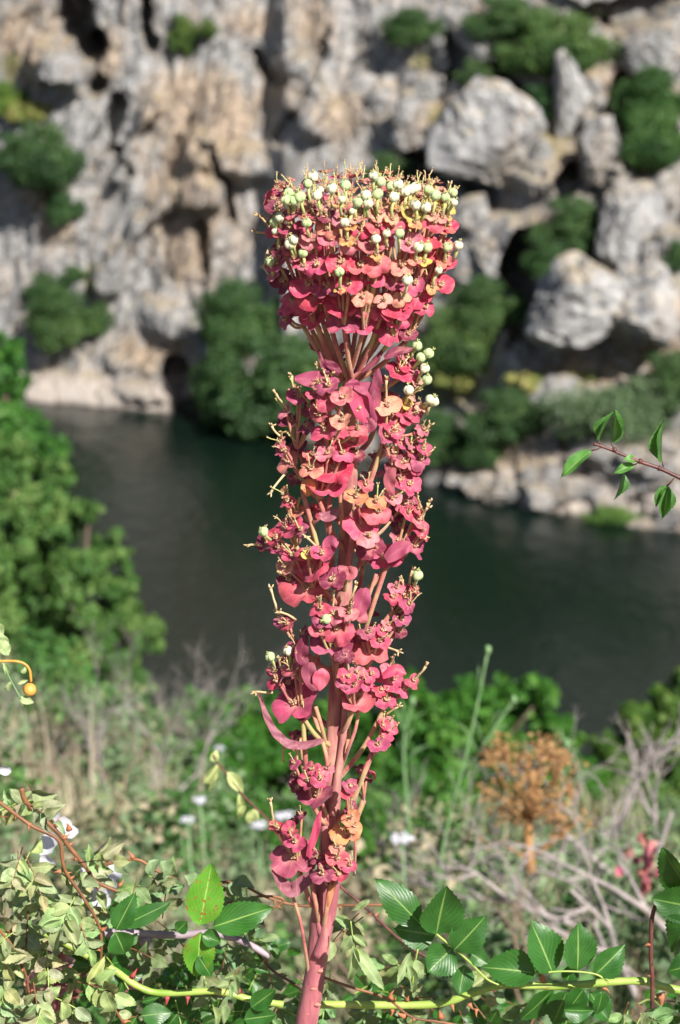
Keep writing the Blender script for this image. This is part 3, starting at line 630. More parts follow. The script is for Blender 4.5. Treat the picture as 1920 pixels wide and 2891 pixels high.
# meadow ------------------------------------------------------------
def meadow(name, n, seed, hmin, hmax, y0, y1, tonefn, wmul=1.0, droop=0.5, xr=None, nodes=2):
    rs_ = np.random.RandomState(seed)
    y = y0*np.exp(rs_.rand(n)*math.log(y1/y0)); x = (rs_.rand(n)*2-1)*(0.20*y+0.35)
    if xr is not None: x = (xr[0]+rs_.rand(n)*(xr[1]-xr[0]))*y
    cl = fbm(x*2.2+30, y*2.2+30, 3, seed); keep = cl > rs_.rand(n)*0.75; x, y, cl = x[keep], y[keep], cl[keep]; n = len(x)
    z = ground_z(x, y)-0.01; h = rs_.uniform(hmin, hmax, n)*(0.6+0.8*cl); a = rs_.rand(n)*2*pi; l = rs_.uniform(.05, droop, n)*h
    dx = np.cos(a); dy = np.sin(a); w_ = (0.0012+0.00035*y)*wmul*rs_.uniform(.6, 1.6, n)
    b0 = np.stack([x-dy*w_, y+dx*w_, z], -1); b1 = np.stack([x+dy*w_, y-dx*w_, z], -1)
    m0 = np.stack([x+dx*l*.35-dy*w_*.8, y+dy*l*.35+dx*w_*.8, z+h*.6], -1); m1 = np.stack([x+dx*l*.35+dy*w_*.8, y+dy*l*.35-dx*w_*.8, z+h*.6], -1)
    tp = np.stack([x+dx*l, y+dy*l, z+h], -1)
    vs = np.stack([b0, b1, m1, m0, tp], 1).reshape(-1, 3); k = np.arange(n)*5
    loops = np.stack([k, k+1, k+2, k+3, k+3, k+2, k+4], -1).ravel(); ls = np.stack([np.arange(n)*7, np.arange(n)*7+4], -1).ravel()
    me = bpy.data.meshes.new(name); me.vertices.add(5*n); me.vertices.foreach_set('co', vs.ravel())
    me.loops.add(7*n); me.loops.foreach_set('vertex_index', loops.astype(np.int32))
    me.polygons.add(2*n); me.polygons.foreach_set('loop_start', ls.astype(np.int32)); me.update(calc_edges=True); me.materials.append(M_GRASS)
    tone = np.clip(tonefn(x, y, rs_, n), 0, 1); q = me.attributes.new('tone', 'FLOAT', 'POINT'); q.data.foreach_set('value', np.repeat(tone, 5).astype(np.float32))
    return tag(link(name, me), kind='stuff')
meadow('meadow_grass', 110000, 31, 0.05, 0.20, 2.2, 12, lambda x, y, r, n: 0.55*fbm(x*1.5+9, y*1.5, 3, 3)+0.35*r.rand(n)+0.30-0.24*smoothstep(-.03, .06, x/y), 1.0)
meadow('tall_dry_grass', 260, 32, 0.25, 0.5, 3.5, 7, lambda x, y, r, n: 0.55+0.45*r.rand(n), 1.2, 0.3)
def herb_mesh(name, n, seed, mat):
    rs_ = random.Random(seed); L = []
    for _ in range(n):
        y = rs_.uniform(3.0, 9.5); x = rs_.uniform(-.2, .2)*y; L.append((x, y, gz(x, y)+rs_.uniform(.05, .28), rs_.uniform(.05, .13)))
    return crown_mesh(name, L, n*240, 0.014, mat, seed, 1.8, 0.6)
tag(link('ground_herbs', herb_mesh('ground_herbs', 190, 41, M_FOLG), color=(1.5, 1.4, 1.45)), kind='stuff')
tag(link('low_green_plants', herb_mesh('low_green_plants', 60, 42, M_FOLB), color=(1.5, 1.2, 1.8)), kind='stuff')
tag(link('dry_seed_heads', herb_mesh('dry_seed_heads', 60, 43, M_GRASS), color=(1.1, 1.0, 1.05)), kind='stuff')

# dead shrubs --------------------------------------------------------
def twig_tree(m, p, d, L, r, depth, rr, spread=0.6, up=0.25):
    q = p+d*L*.5+Vector((rr.gauss(0, 1), rr.gauss(0, 1), rr.gauss(0, 1)))*L*.06; e = p+d*L
    m.tube([p, q, e], [r, r*.8, r*.62], 5, cap=False)
    if depth <= 0: return
    for _ in range(rr.choice((2, 2, 3))):
        nd = (d+Vector((rr.gauss(0, 1), rr.gauss(0, 1), rr.gauss(0, 1)+up))*spread).normalized()
        twig_tree(m, e if rr.random() < .6 else q, nd, L*rr.uniform(.6, .85), r*.6, depth-1, rr, spread, up)
def dead_shrub(px, py, y, label, starts, L, r, depth, seed, mat=None, spread=.6, up=.25):
    rr = random.Random(seed); p = at(px, py, y); o = thing('dead_shrub', p, label, 'dead shrub')
    for (dx, dz, lx, ly, lz) in starts:
        m = MB(); twig_tree(m, Vector((dx, rr.uniform(-.1, .1), dz)), Vector((lx, ly, lz)).normalized(), L, r, depth, rr, spread, up)
        link('branch', m.mesh('branch', [mat or M_TWIG]), p, o)
dead_shrub(330, 2330, 5.5, 'grey dead brush with fine twigs rising at left before the river', [(0, 0, -.2, 0, 1), (.05, 0, .4, .1, 1), (.1, 0.05, .15, -.2, 1), (-.15, 0, -.4, .2, .8), (-.05, .1, .05, .2, 1), (.15, .1, .5, .1, .8)], .15, .0042, 6, 51, M_TWIG, .5, .35)
dead_shrub(150, 2380, 4.2, 'tangled brown brush low at the left among dry grass', [(0, 0, -.3, 0, 1), (.1, 0, .3, .2, 1), (-.2, 0, -.3, .1, .9)], .11, .004, 5, 52, M_TWIGB)
dead_shrub(1880, 2850, 3.1, 'heap of bleached grey branches at lower right', [(0, 0, -.6, .1, .5), (-.05, .05, -.35, .1, .9), (.05, .05, .2, .1, .9), (-.12, .1, -.8, -.1, .35), (.06, .15, -.2, .1, 1.0), (0, .12, -.9, .1, .7)], .105, .006, 5, 53, M_TWIG, .5, .1)
dead_shrub(1720, 2450, 4.0, 'bare forked grey branch pointing up at right before the green bush', [(0, 0, .35, 0, 1), (0, 0, -.8, .1, .7), (.08, 0, .15, .1, .9)], .13, .0065, 4, 54, M_TWIG, .45, .1)
dead_shrub(1500, 2900, 3.0, 'dark brown brush under the grey branches at lower right', [(0, 0, -.3, 0, 1), (.1, 0, .5, .1, .7), (-.2, 0, -.6, .2, .6), (.25, 0, .2, 0, 1)], .10, .004, 5, 55, M_TWIGB)
dead_shrub(1150, 2560, 5.0, 'thin grey brush behind the middle of the meadow', [(0, 0, -.1, 0, 1), (.1, 0, .3, .1, 1), (-.08, 0, -.4, .2, .9)], .13, .004, 4, 56, M_TWIG, .4, .4)
dead_shrub(1560, 2420, 4.6, 'thin bare twigs between the rusty plant and the forked branch', [(0, 0, .2, 0, 1), (.1, 0, .5, .1, 1)], .12, .004, 4, 57, M_TWIG, .5, .2)

# rusty dried umbel plant
o = thing('dried_umbel_plant', at(1500, 2470, 3.6), 'rust brown dried bushy plant standing in the meadow right of the flower', 'plant')
b0 = at(1500, 2470, 3.6); m = MB(); rr = random.Random(5)
st = [(1500, 2470), (1490, 2350), (1505, 2250), (1500, 2180)]
m.tube(curve([at(a, b, 3.6)-b0 for a, b in st], 4), 0.0085, 7)
tips = []
for k in range(20):
    a, b = rr.uniform(1380, 1620), rr.uniform(2090, 2300); y = 3.6+rr.uniform(-.12, .12)
    if (abs(a-1500)/130)**2+((b-2190)/110)**2 > 1.1: a = 1500+(a-1500)*.7
    s_ = at(1500, rr.uniform(2230, 2330), 3.6)-b0; e = at(a, b, y)-b0; m.tube(curve([s_, s_.lerp(e, .5)+Vector((0, 0, -.01)), e], 3), .0022, 5); tips.append(e)
for a, b in ((1390, 2370), (1640, 2310), (1590, 2340)):
    e = at(a, b, 3.6)-b0; s_ = at(1500, 2430, 3.6)-b0; m.tube([s_, s_.lerp(e, .6), e], .003, 5); tips.append(e)
link('stalk', m.mesh('stalk', [simple('rust_stalk', (0.34, 0.17, 0.07), (0.50, 0.28, 0.12), 60, 0.8, 0.2)]), b0, o)
for i, e in enumerate(tips):
    link('seed_head', crown_mesh('seed_head', [(0, 0, 0, rr.uniform(.018, .036))], 70, .0065, M_RUST, i+60, 1.3, .7), b0+e, o)

# tall green stalks
def stalk_plant(pts, y, r, label, bud=True):
    P = [at(a, b, y) for a, b in pts]; o = thing('tall_stalk', P[0], label, 'plant'); m = MB()
    C_ = curve([p-P[0] for p in P], 5); m.tube(C_, [r*(1-.5*i/len(C_)) for i in range(len(C_))], 6)
    link('stalk', m.mesh('stalk', [M_STALKG]), P[0], o)
    if bud:
        m = MB(); m.blob((0, 0, 0), r*1.5, 8, 6, sq=(1, 1, 1.7), noise=.2); link('bud', m.mesh('bud', [M_STALKG]), P[-1], o)
    for k in range(7):
        i = rr.randrange(len(C_)//4, len(C_)-2); q = C_[i]; e = q+Vector((rr.uniform(-1, 1)*.05, rr.uniform(-.03, .03), .05)); m = MB(); m.tube([q, q.lerp(e, .5)+Vector((0, 0, .012)), e], [r*.45, r*.4, r*.1], 5)
        link('leaf', m.mesh('leaf', [M_STALKG]), P[0], o)
stalk_plant([(1235, 2560), (1250, 2400), (1290, 2230), (1335, 2050), (1378, 1835)], 3.3, .0030, 'tall pale green stalk with a bud rising into the dark water right of the flower')
stalk_plant([(1300, 2200), (1380, 2080), (1450, 1975)], 3.6, .003, 'short green stalk leaning right beside the tall budded stalk')
stalk_plant([(1160, 2450), (1150, 2280), (1140, 2100), (1165, 1980)], 4.2, .004, 'green stalk standing straight right behind the flower stem')
stalk_plant([(1620, 2350), (1590, 2200), (1600, 2100)], 4.0, .004, 'thin green stalk with grey bud right of the rusty plant')

# white blurred umbels
def umbel(px, py, w_px, y, label, flat=0.45, group=None):
    p = at(px, py, y); g_ = gz(p.x, y); o = thing('white_umbel', Vector((p.x, p.y, g_)), label, 'flower', group); s_ = w_px*y*TPX
    m = MB(); m.tube([Vector((0, 0, 0)), Vector((.01, 0, (p.z-g_)*.5)), Vector((0, 0, p.z-g_))], .0022, 5); link('stalk', m.mesh('stalk', [M_STALKG]), WP[o], o)
    m = MB()
    for k in range(26):
        a = R.uniform(0, 6.3); q = sqrt(R.random())*s_*.5; m.blob((cos(a)*q, sin(a)*q, -q*q/s_*.4+R.uniform(-.1, .1)*s_*flat), s_*.10, 6, 4, noise=.2)
    link('flower_head', m.mesh('flower_head', [M_PETAL]), p, o)
umbel(1135, 2362, 70, 3.6, 'white flat umbel right of the flower stem in the meadow')
umbel(565, 2257, 50, 4.2, 'round white umbel at left in front of the green bush')
umbel(528, 2312, 44, 4.0, 'small white umbel lower left of the round white one')
umbel(805, 2300, 60, 4.5, 'white umbel just left behind the flower stem')
umbel(730, 2325, 50, 4.6, 'faint white umbel between stem and small umbels')
umbel(1500, 2560, 30, 3.8, 'tiny pale umbel in the meadow under the rusty plant')
umbel(620, 2110, 30, 6.0, 'cream umbel at top of the left meadow')

# ------------------------------------------------------------------ leaves
def leaflet_mesh(name, seed, mat, ratio=0.62, teeth=13, fold=0.25, droop=0.15, wave=0.04, tooth=0.06, tipp=1.0):
    """ovate toothed leaflet, length 1 along +Y from the base, upper side +Z"""
    rr = random.Random(seed); m = MB(); n = teeth*2+1; vs = []; uv = []; cols = 5
    for i in range(n+1):
        s = i/n
        w_ = ratio*0.5*(sin(pi*min(1, s**0.82))**0.80)*(1-0.12*s)
        if s > .8: w_ *= (1-(s-.8)*tipp*.8)
        if i == n: w_ = 0.0
        saw = tooth*(1 if i % 2 else -0.35)*(w_ > .03)
        for k, u in enumerate((-1, -.5, 0, .5, 1)):
            e = 1+(saw if abs(u) == 1 else 0)
            x = u*w_*e; y = s + (0.02 if (abs(u) == 1 and i % 2) else 0)
            z = abs(x)*fold*1.6 - droop*s*s + wave*sin(s*9+u*2+seed)*abs(u)
            vs.append((x, y, z)); uv.append((0.5+u*.5, s))
    fs = []
    for i in range(n):
        for k in range(4): a = i*5+k; fs.append((a, a+1, a+6, a+5))
    m.add(vs, fs, 0, None, uv); return m.mesh(name, [mat])
LF = [leaflet_mesh('leaflet', s, M_LEAF, r_, 12, f, d, .03) for s, r_, f, d in ((1, .72, .18, .10), (2, .80, .10, .2), (3, .66, .3, .12), (21, .74, .4, .25), (22, .70, -.1, .2), (23, .84, .25, -.15))]
LFS = [leaflet_mesh('leaflet', s, M_LEAFS, .74, 14, .12, .08, .03) for s in (4, 5)]
LFP = [leaflet_mesh('leaflet', s, M_LEAFP, r_, 8, f, d, .06) for s, r_, f, d in ((6, .62, .45, .2), (7, .7, .2, .35), (8, .5, .75, .3), (9, .66, .1, -.3), (10, .6, .9, .1))]
LFT = [leaflet_mesh('leaf', s, M_LEAFT, r_, 10, f, d, .05) for s, r_, f, d in ((12, .5, .9, .2), (13, .55, .3, .3))]

def place_leaf(parent, mesh, base, tip, w_px, up=None, name='leaflet', color=(1, 1, 1), ratio=.7, y=None):
    d = Vector(tip)-Vector(base); L = d.length; up = Vector(up) if up is not None else Vector((R.uniform(-.3, .6), -1, R.uniform(.2, .9)))
    yv = d.normalized(); zv = (up-yv*up.dot(yv)).normalized(); xv = yv.cross(zv)
    m3 = Matrix((xv, yv, zv)).transposed(); sx_ = (w_px/ratio) if w_px else L
    return link(name, mesh, base, parent, m3, (sx_, L, (L+sx_)/2), color)

def thorn_mesh(mat, hook=0.5):
    m = MB(); pts = [(0, 0, -.1), (0, .02, .25), (0, .12*hook*2, .6), (0, .42*hook*2, 1.0)]
    m.tube(pts, [.36, .22, .11, .01], 7)
    me = m.mesh('thorn', [mat])
    for v_ in me.vertices: v_.co.y *= 1.0
    return me
TH = thorn_mesh(M_THORN); THR = thorn_mesh(M_THORNR, .3); THL = thorn_mesh(M_LCANE, .2)

def cane(name, label, pts, r_px, mat, ny=YP, thorns=(), n_auto=0, tmesh=TH, tsize=16, seed=0, dys=None):
    """pts in photo px; thorns: (px,py,dirx,dirz[,size])"""
    rr = random.Random(seed*7+3); P = [at(a, b, ny+(dys[i] if dys else 0)) for i, (a, b) in enumerate(pts)]
    o = thing(name, P[0], label, 'cane'); C_ = curve([p-P[0] for p in P], 8); k = ny*TPX; N = len(C_)
    rad = (r_px if isinstance(r_px, tuple) else (r_px, r_px))
    m = MB(); m.tube(C_, [k*(rad[0]+(rad[1]-rad[0])*i/(N-1))*(1+.05*sin(i*1.3)) for i in range(N)], 10)
    link('cane_stem', m.mesh('cane_stem', [mat]), P[0], o)
    TT = [(at(t_[0], t_[1], ny), Vector((t_[2], -.25, t_[3])), (t_[4] if len(t_) > 4 else tsize)) for t_ in thorns]
    for _ in range(n_auto):
        i = rr.randrange(1, N-1); d = (C_[i+1]-C_[i]).normalized(); s_ = d.cross(Vector((rr.uniform(-.5, .5), rr.choice((-1, 1)), 0))).normalized()
        TT.append((P[0]+C_[i]+s_*k*rad[0]*.6, s_, tsize*rr.uniform(.7, 1.2)))
    for p, d, s_ in TT:
        link('thorn', tmesh, p, o, basis(d, None, 0) @ Matrix.Rotation(rr.uniform(0, 6.3), 3, 'Z'), s_*k)
    return o

def leafp(o, mesh, base, tip, w_px, dy=0.0, up=None, ratio=.7, color=(1, 1, 1), lift=0.0):
    b = at(*base, YP+dy); t_ = at(*tip, YP+dy-lift); return place_leaf(o, mesh, b, t_, w_px*MM, up, ratio=ratio, color=color)
def stalkp(o, pts, r=3, dy=0.0, mat=None):
    P = [at(a, b, YP+dy) for a, b in pts]; m = MB(); m.tube(curve([p-WP[o] for p in P], 5), r*MM, 6)
    return link('leaf_stalk', m.mesh('leaf_stalk', [mat or M_GCANE]), WP[o], o)

# main green cane with glossy leaves (right)
c1 = cane('rose_cane', 'thick yellow-green thorny rose cane running along the bottom right behind the stem', [(860, 2838), (960, 2836), (1217, 2836), (1327, 2806), (1419, 2781), (1572, 2784), (1786, 2769), (1870, 2785), (1960, 2806)], 12.5, M_GCANE, YP+.02,
          [(1103, 2818, -.1, 1, 34), (1150, 2822, .1, 1, 22), (1430, 2770, .2, 1, 24), (1532, 2765, .1, 1, 32), (1085, 2835, -.5, -.6, 18), (1108, 2850, .1, -1, 24), (1275, 2835, .2, -.4, 26), (1325, 2835, .5, -.8, 28), (1345, 2850, -.2, -1, 24), (1640, 2780, -.5, .1, 24), (1705, 2790, .6, -.1, 22), (1865, 2810, .3, -1, 46), (1890, 2795, .6, -.2, 18)], seed=1)
stalkp(c1, [(1420, 2785), (1376, 2765), (1330, 2720), (1285, 2680), (1232, 2637)], 3.5, -.005)
for b, tp_, w_, dy in [((1190, 2613), (1073, 2486), 92, 0), ((1232, 2637), (1257, 2490), 104, -.004), ((1229, 2641), (1120, 2622), 84, .01), ((1281, 2683), (1369, 2597), 86, -.006), ((1278, 2677), (1206, 2742), 84, .0), ((1330, 2692), (1378, 2722), 52, 0), ((1312, 2724), (1294, 2806), 54, .006)]:
    leafp(c1, R.choice(LF), b, tp_, w_*1.12, dy, (.25, -1, .45), color=(1, 1, 1), lift=.004)
stalkp(c1, [(1720, 2775), (1680, 2750), (1600, 2742), (1511, 2748)], 3, -.002)
for b, tp_, w_, dy in [((1511, 2748), (1366, 2724), 88, 0), ((1560, 2748), (1506, 2602), 100, 0), ((1630, 2740), (1638, 2608), 88, 0), ((1682, 2750), (1764, 2676), 68, 0)]:
    leafp(c1, R.choice(LF), b, tp_, w_*1.25, dy, (.35, -.8, .55), color=(1.15, 1.1, 1.2))
for b, tp_, w_ in [((1560, 2794), (1476, 2885), 96), ((1600, 2800), (1560, 2900), 80), ((1600, 2770), (1620, 2720), 60), ((1650, 2790), (1600, 2860), 66), ((1665, 2800), (1710, 2880), 70), ((1630, 2830), (1640, 2900), 70), ((1590, 2850), (1680, 2860), 60), ((1700, 2800), (1690, 2870), 50)]:
    leafp(c1, R.choice(LF), b, tp_, w_, R.uniform(-.02, .02), (R.uniform(-.5, .5), -1, R.uniform(-.1, .6)), color=(.8, .9, .8))
# right edge dark leaves
c2 = cane('rose_cane', 'dark upright rose cane with large dark leaves cut by the right edge', [(1840, 2900), (1842, 2780), (1838, 2680), (1850, 2560), (1930, 2480)], 7, M_DCANE, YP+.01, n_auto=4, seed=2)
for b, tp_, w_ in [((1955, 2525), (1862, 2405), 130), ((1960, 2560), (1843, 2540), 110), ((1960, 2600), (1880, 2680), 110), ((1990, 2500), (1950, 2400), 120), ((1980, 2720), (1885, 2740), 90), ((1960, 2780), (1930, 2700), 80)]:
    leafp(c2, R.choice(LF), b, tp_, w_, R.uniform(-.01, .01), (-.75, -.5, .25), color=(.7, .75, .6))
# left green cane
c3 = cane('rose_cane', 'bright green rose cane with red thorns curving along the bottom left', [(95, 2622), (170, 2655), (250, 2700), (321, 2738), (390, 2785), (459, 2804), (612, 2799), (709, 2822), (800, 2836)], 11, M_GCANE, YP+.01,
          [(170, 2640, .2, 1, 26), (375, 2755, .3, .6, 30), (365, 2762, -.6, -.2, 20), (472, 2815, 0, -.7, 30), (620, 2795, .1, .8, 26), (530, 2815, 0, -1, 24), (675, 2800, .1, 1, 26)], tmesh=THR, seed=3)
for b, tp_, w_ in [((709, 2845), (782, 2792), 52), ((689, 2878), (782, 2866), 62), ((398, 2868), (484, 2858), 62), ((700, 2890), (650, 2900), 40), ((400, 2830), (450, 2815), 20)]:
    leafp(c3, R.choice(LF), b, tp_, w_, -.004, (.1, -1, .6))
# spotted leaves on the lilac cane
c4 = cane('rose_cane', 'thick lilac grey old rose cane with one long thorn left of the stem', [(230, 2632), (330, 2634), (420, 2638), (500, 2640), (600, 2635), (690, 2660), (760, 2700)], (14, 10), M_LCANE, YP+.04, [(411, 2650, 0, -1, 70), (650, 2650, .5, .8, 24)], tmesh=THL, seed=4)
for b, tp_, w_, ms_ in [((564, 2612), (598, 2442), 104, LFS), ((566, 2631), (556, 2764), 88, LFS), ((600, 2617), (768, 2562), 92, LF), ((327, 2627), (379, 2527), 58, LF), ((345, 2615), (478, 2549), 56, LF), ((325, 2630), (357, 2699), 78, LF), ((570, 2640), (625, 2660), 52, LF), ((560, 2700), (600, 2760), 50, LF), ((500, 2630), (530, 2600), 36, LF)]:
    leafp(c4, R.choice(ms_), b, tp_, w_*1.05, -.015, (.15, -1, .55), color=(1.2, 1.2, 1) if ms_ is LF and b[0] == 600 else (1, 1, 1))
# brown canes left
c5 = cane('rose_cane', 'long slender brown cane hanging from the left edge to the bottom', [(-20, 2255), (0, 2266), (87, 2330), (163, 2370), (176, 2427), (189, 2467), (235, 2534), (283, 2625), (286, 2738), (306, 2814), (352, 2895)], (6.5, 4), M_BCANE, YP-.02, [(170, 2460, -1, .1, 22), (290, 2625, .8, .5, 26), (352, 2885, 1, .6, 22), (82, 2325, -.2, -1, 22), (45, 2300, 0, -1, 16)], n_auto=5, seed=5)
c6 = cane('rose_cane', 'reddish brown thorny cane arching down above the white petals at left', [(60, 2225), (77, 2268), (158, 2345), (204, 2401), (245, 2452), (270, 2488), (347, 2523)], (8, 6), M_BCANE, YP+.06, [(195, 2340, -.1, 1, 30), (160, 2330, .2, 1, 26), (345, 2510, .3, .9, 26), (338, 2500, .5, .6, 24)], n_auto=8, tsize=22, seed=6)
c7 = cane('rose_cane', 'side cane branching right towards the curled pale leaves', [(245, 2452), (316, 2437), (388, 2427), (439, 2457), (500, 2483)], (5, 4), M_BCANE, YP+.05, [(375, 2420, -.4, 1, 24), (465, 2480, -.2, -1, 26), (478, 2478, 1, -.1, 24)], n_auto=2, seed=7)
c8 = cane('rose_cane', 'reddish cane at the lower left corner with pale leaves', [(-10, 2615), (31, 2666), (56, 2712), (75, 2760), (82, 2800), (110, 2840), (140, 2900)], (5, 4), M_BCANE, YP-.03, n_auto=5, seed=8)
c9 = cane('rose_cane', 'dark thin cane crossing horizontally behind the stem', [(600, 2493), (673, 2493), (745, 2529), (840, 2556), (960, 2556), (1080, 2554)], (5, 4.5), M_BCANE, YP+.08, n_auto=4, seed=9)
c10 = cane('rose_cane', 'dark purple cane slanting down right of the stem base', [(930, 2470), (967, 2508), (1039, 2568), (1119, 2644), (1200, 2700), (1290, 2740), (1400, 2800)], (5, 4), M_DCANE, YP+.12, n_auto=4, seed=10)
c11 = cane('rose_cane', 'thin brown cane low at the bottom right of the stem', [(915, 2760), (1000, 2790), (1091, 2818), (1160, 2870), (1240, 2885), (1300, 2895)], (4.5, 4), M_BCANE, YP-.01, [(1140, 2868, -1, .3, 30), (1245, 2870, -.4, .8, 34)], n_auto=3, tsize=20, seed=11)
c12 = cane('rose_cane', 'slender cane in shadow left of the stem base', [(620, 2640), (700, 2665), (770, 2740), (850, 2790), (900, 2850)], (4, 4), M_DCANE, YP+.05, n_auto=5, seed=12)
c13 = cane('rose_cane', 'thin orange brown cane from the stem leftwards over grass', [(640, 2550), (745, 2530), (800, 2545), (700, 2600), (640, 2625)], (4, 3), M_BCANE, YP+.07, n_auto=2, seed=13)

def compound(o, p, d, L, n, w, mats, rr, dy=0.0, hang=0.3, col=(1, 1, 1)):
    """pinnate leaf: p start px, d direction px unit, L length px"""
    pts = []; q = Vector((p[0], p[1])); dd = Vector(d).normalized()
    for i in range(5): pts.append((q.x, q.y)); q = q+dd*L/4; dd = (dd+Vector((0, hang*.25))).normalized()
    yv = dy+rr.uniform(-.015, .015); dep = rr.uniform(-.03, .03)
    P = [at(a, b, YP+yv+dep*i/4) for i, (a, b) in enumerate(pts)]; m = MB(); C_ = curve([x-WP[o] for x in P], 4); m.tube(C_, 2.0*MM, 5)
    st_ = link('leaf_stalk', m.mesh('leaf_stalk', [M_GCANE if rr.random() < .5 else M_BCANE]), WP[o], o)
    N = len(C_)-1
    for k in range(n):
        f = 0.35+0.65*(k//2)/max(1, (n-1)//2) if k < n-1 else 1.0; i = min(N, int(f*N)); t_ = (C_[min(N, i+1)]-C_[max(0, i-1)]).normalized()
        side = Vector((-t_.z, 0, t_.x))*(1 if k % 2 else -1); dr = (t_*(.5 if k < n-1 else 1)+(side if k < n-1 else Vector())+Vector((0, rr.uniform(-.4, .4), -hang*rr.random()))).normalized()
        b = WP[o]+C_[i]; ln = w*MM*rr.uniform(.8, 1.25)*1.35
        place_leaf(st_, rr.choice(mats), b, b+dr*ln, ln*rr.uniform(.75, 1.1)*.72, (rr.uniform(-.6, .8), -1, rr.uniform(-.2, .9)), color=tuple(c_*rr.uniform(.8, 1.15) for c_ in col), ratio=.7)
rr = random.Random(99)
def scatter_compounds(o, boxes, mats, w, col=(1, 1, 1), n=(5, 7), dy=0.0):
    for (x0, y0, x1, y1, cnt) in boxes:
        for _ in range(cnt):
            compound(o, (rr.uniform(x0, x1), rr.uniform(y0, y1)), (rr.uniform(-.6, .9), rr.uniform(-.2, 1.1)), rr.uniform(80, 130), rr.choice(n), w*rr.uniform(.8, 1.2), mats, rr, dy+rr.uniform(-.05, .06), col=col)
PC = (1.35, 1.3, 1.25)
scatter_compounds(c5, [(-30, 2240, 70, 2330, 4), (0, 2380, 140, 2520, 7), (40, 2560, 230, 2700, 7), (180, 2480, 260, 2600, 3)], LFP, 46, PC)
scatter_compounds(c6, [(-20, 2200, 100, 2280, 3), (100, 2380, 240, 2460, 4), (210, 2490, 330, 2560, 3)], LFP, 44, PC, dy=.05)
scatter_compounds(c7, [(300, 2440, 420, 2500, 3)], LFP, 38, (.9, 1, .95), dy=.05)
scatter_compounds(c8, [(-30, 2600, 80, 2800, 9), (40, 2760, 160, 2880, 6), (150, 2720, 300, 2860, 5)], LFP, 46, PC)
scatter_compounds(c4, [(300, 2660, 460, 2720, 4), (380, 2540, 470, 2620, 3), (560, 2700, 700, 2780, 4)], LFP, 42, (.8, .9, .8), dy=.05)
scatter_compounds(c12, [(620, 2620, 760, 2700, 5), (600, 2480, 700, 2540, 3), (680, 2740, 800, 2860, 5)], LFP, 40, (.75, .9, .8), dy=.09)
scatter_compounds(c10, [(1010, 2560, 1060, 2620, 2), (1100, 2660, 1160, 2720, 2), (1180, 2760, 1300, 2830, 3)], LFP, 54, (1.05, 1.1, 1), (3, 5), dy=.06)
scatter_compounds(c11, [(900, 2740, 1060, 2860, 5), (1050, 2840, 1250, 2900, 4), (1500, 2860, 1760, 2890, 3)], LFP, 42, (.85, .95, .85), dy=.08)
scatter_compounds(c3, [(120, 2640, 300, 2720, 3), (300, 2800, 640, 2880, 5)], LF, 44, (.8, .85, .8), dy=.04)
scatter_compounds(c2, [(1760, 2800, 1920, 2880, 3)], LFP, 40, (.8, .9, .8), dy=.04)
scatter_compounds(c8, [(-30, 2560, 300, 2880, 16)], LF, 50, (.9, .95, .8), dy=.16)
scatter_compounds(c4, [(230, 2560, 640, 2880, 16)], LF, 48, (.9, .95, .9), dy=.20)
scatter_compounds(c12, [(560, 2650, 880, 2890, 14)], LF, 46, (.9, .95, .8), dy=.18)
scatter_compounds(c11, [(930, 2760, 1400, 2900, 14)], LF, 46, (.9, .95, .8), dy=.18)
scatter_compounds(c2, [(1500, 2800, 1920, 2900, 9)], LF, 44, (.8, .9, .8), dy=.18)
# the two hanging pale sprays right of the stem
for pts in ([(990, 2600), (1000, 2660), (1030, 2720), (1060, 2780)], [(1180, 2680), (1170, 2730), (1165, 2780)]):
    stalkp(c10, pts, 2, -.03)
for b, tp_, w_ in [((992, 2640), (965, 2700), 36), ((995, 2640), (1040, 2672), 36), ((998, 2665), (990, 2780), 44), ((1000, 2670), (1072, 2790), 46), ((1160, 2690), (1120, 2770), 30), ((1150, 2720), (1175, 2810), 42), ((1170, 2710), (1200, 2770), 34), ((1045, 2540), (990, 2575), 20)]:
    leafp(c10, R.choice(LFP), b, tp_, w_, -.03, (.3, -1, .5), color=(1.2, 1.25, 1.15))
# curled leaves
for b, tp_, w_ in [((420, 2430), (440, 2470), 60), ((455, 2430), (475, 2480), 70), ((640, 2500), (690, 2530), 60), ((660, 2490), (720, 2500), 50), ((520, 2470), (540, 2500), 60)]:
    leafp(c7, R.choice(LFP), b, tp_, w_, .03, (.3, -.6, .9), color=(.9, 1.05, 1.1))

# white petals behind the left canes
o = thing('white_flower', at(230, 2480, YP+.22), 'out of focus white wild rose petals behind the canes at left', 'flower')
for (a, b, w_) in [(180, 2330, 50), (150, 2300, 45), (130, 2390, 60), (200, 2350, 40), (145, 2370, 50), (135, 2430, 50), (240, 2480, 60), (260, 2520, 80), (300, 2500, 60), (325, 2460, 60), (215, 2470, 45), (220, 2540, 50), (320, 2440, 40), (15, 2170, 36), (290, 2545, 50), (245, 2560, 40), (90, 2280, 35)]:
    m = MB(); n = 10; vs = [(0, 0, 0)]; 
    for ring in (.5, 1):
        for k in range(n): q = 2*pi*k/n; vs.append((cos(q)*.5*ring, sin(q)*.5*ring*(1+.15*sin(3*q)), .22*ring*ring*(1+.4*sin(2*q+a))))
    fs = [(0, 1+k, 1+(k+1) % n) for k in range(n)]+[(1+k, 1+n+k, 1+n+(k+1) % n, 1+(k+1) % n) for k in range(n)]
    m.add(vs, fs); y = YP+.13+rr.uniform(-.04, .05)
    link('petal', m.mesh('petal', [M_PETAL]), at(a, b, y), o, basis((rr.uniform(-.5, .8), -1, rr.uniform(-.3, .8)), None, rr.random()*6), w_*1.05*y*TPX)

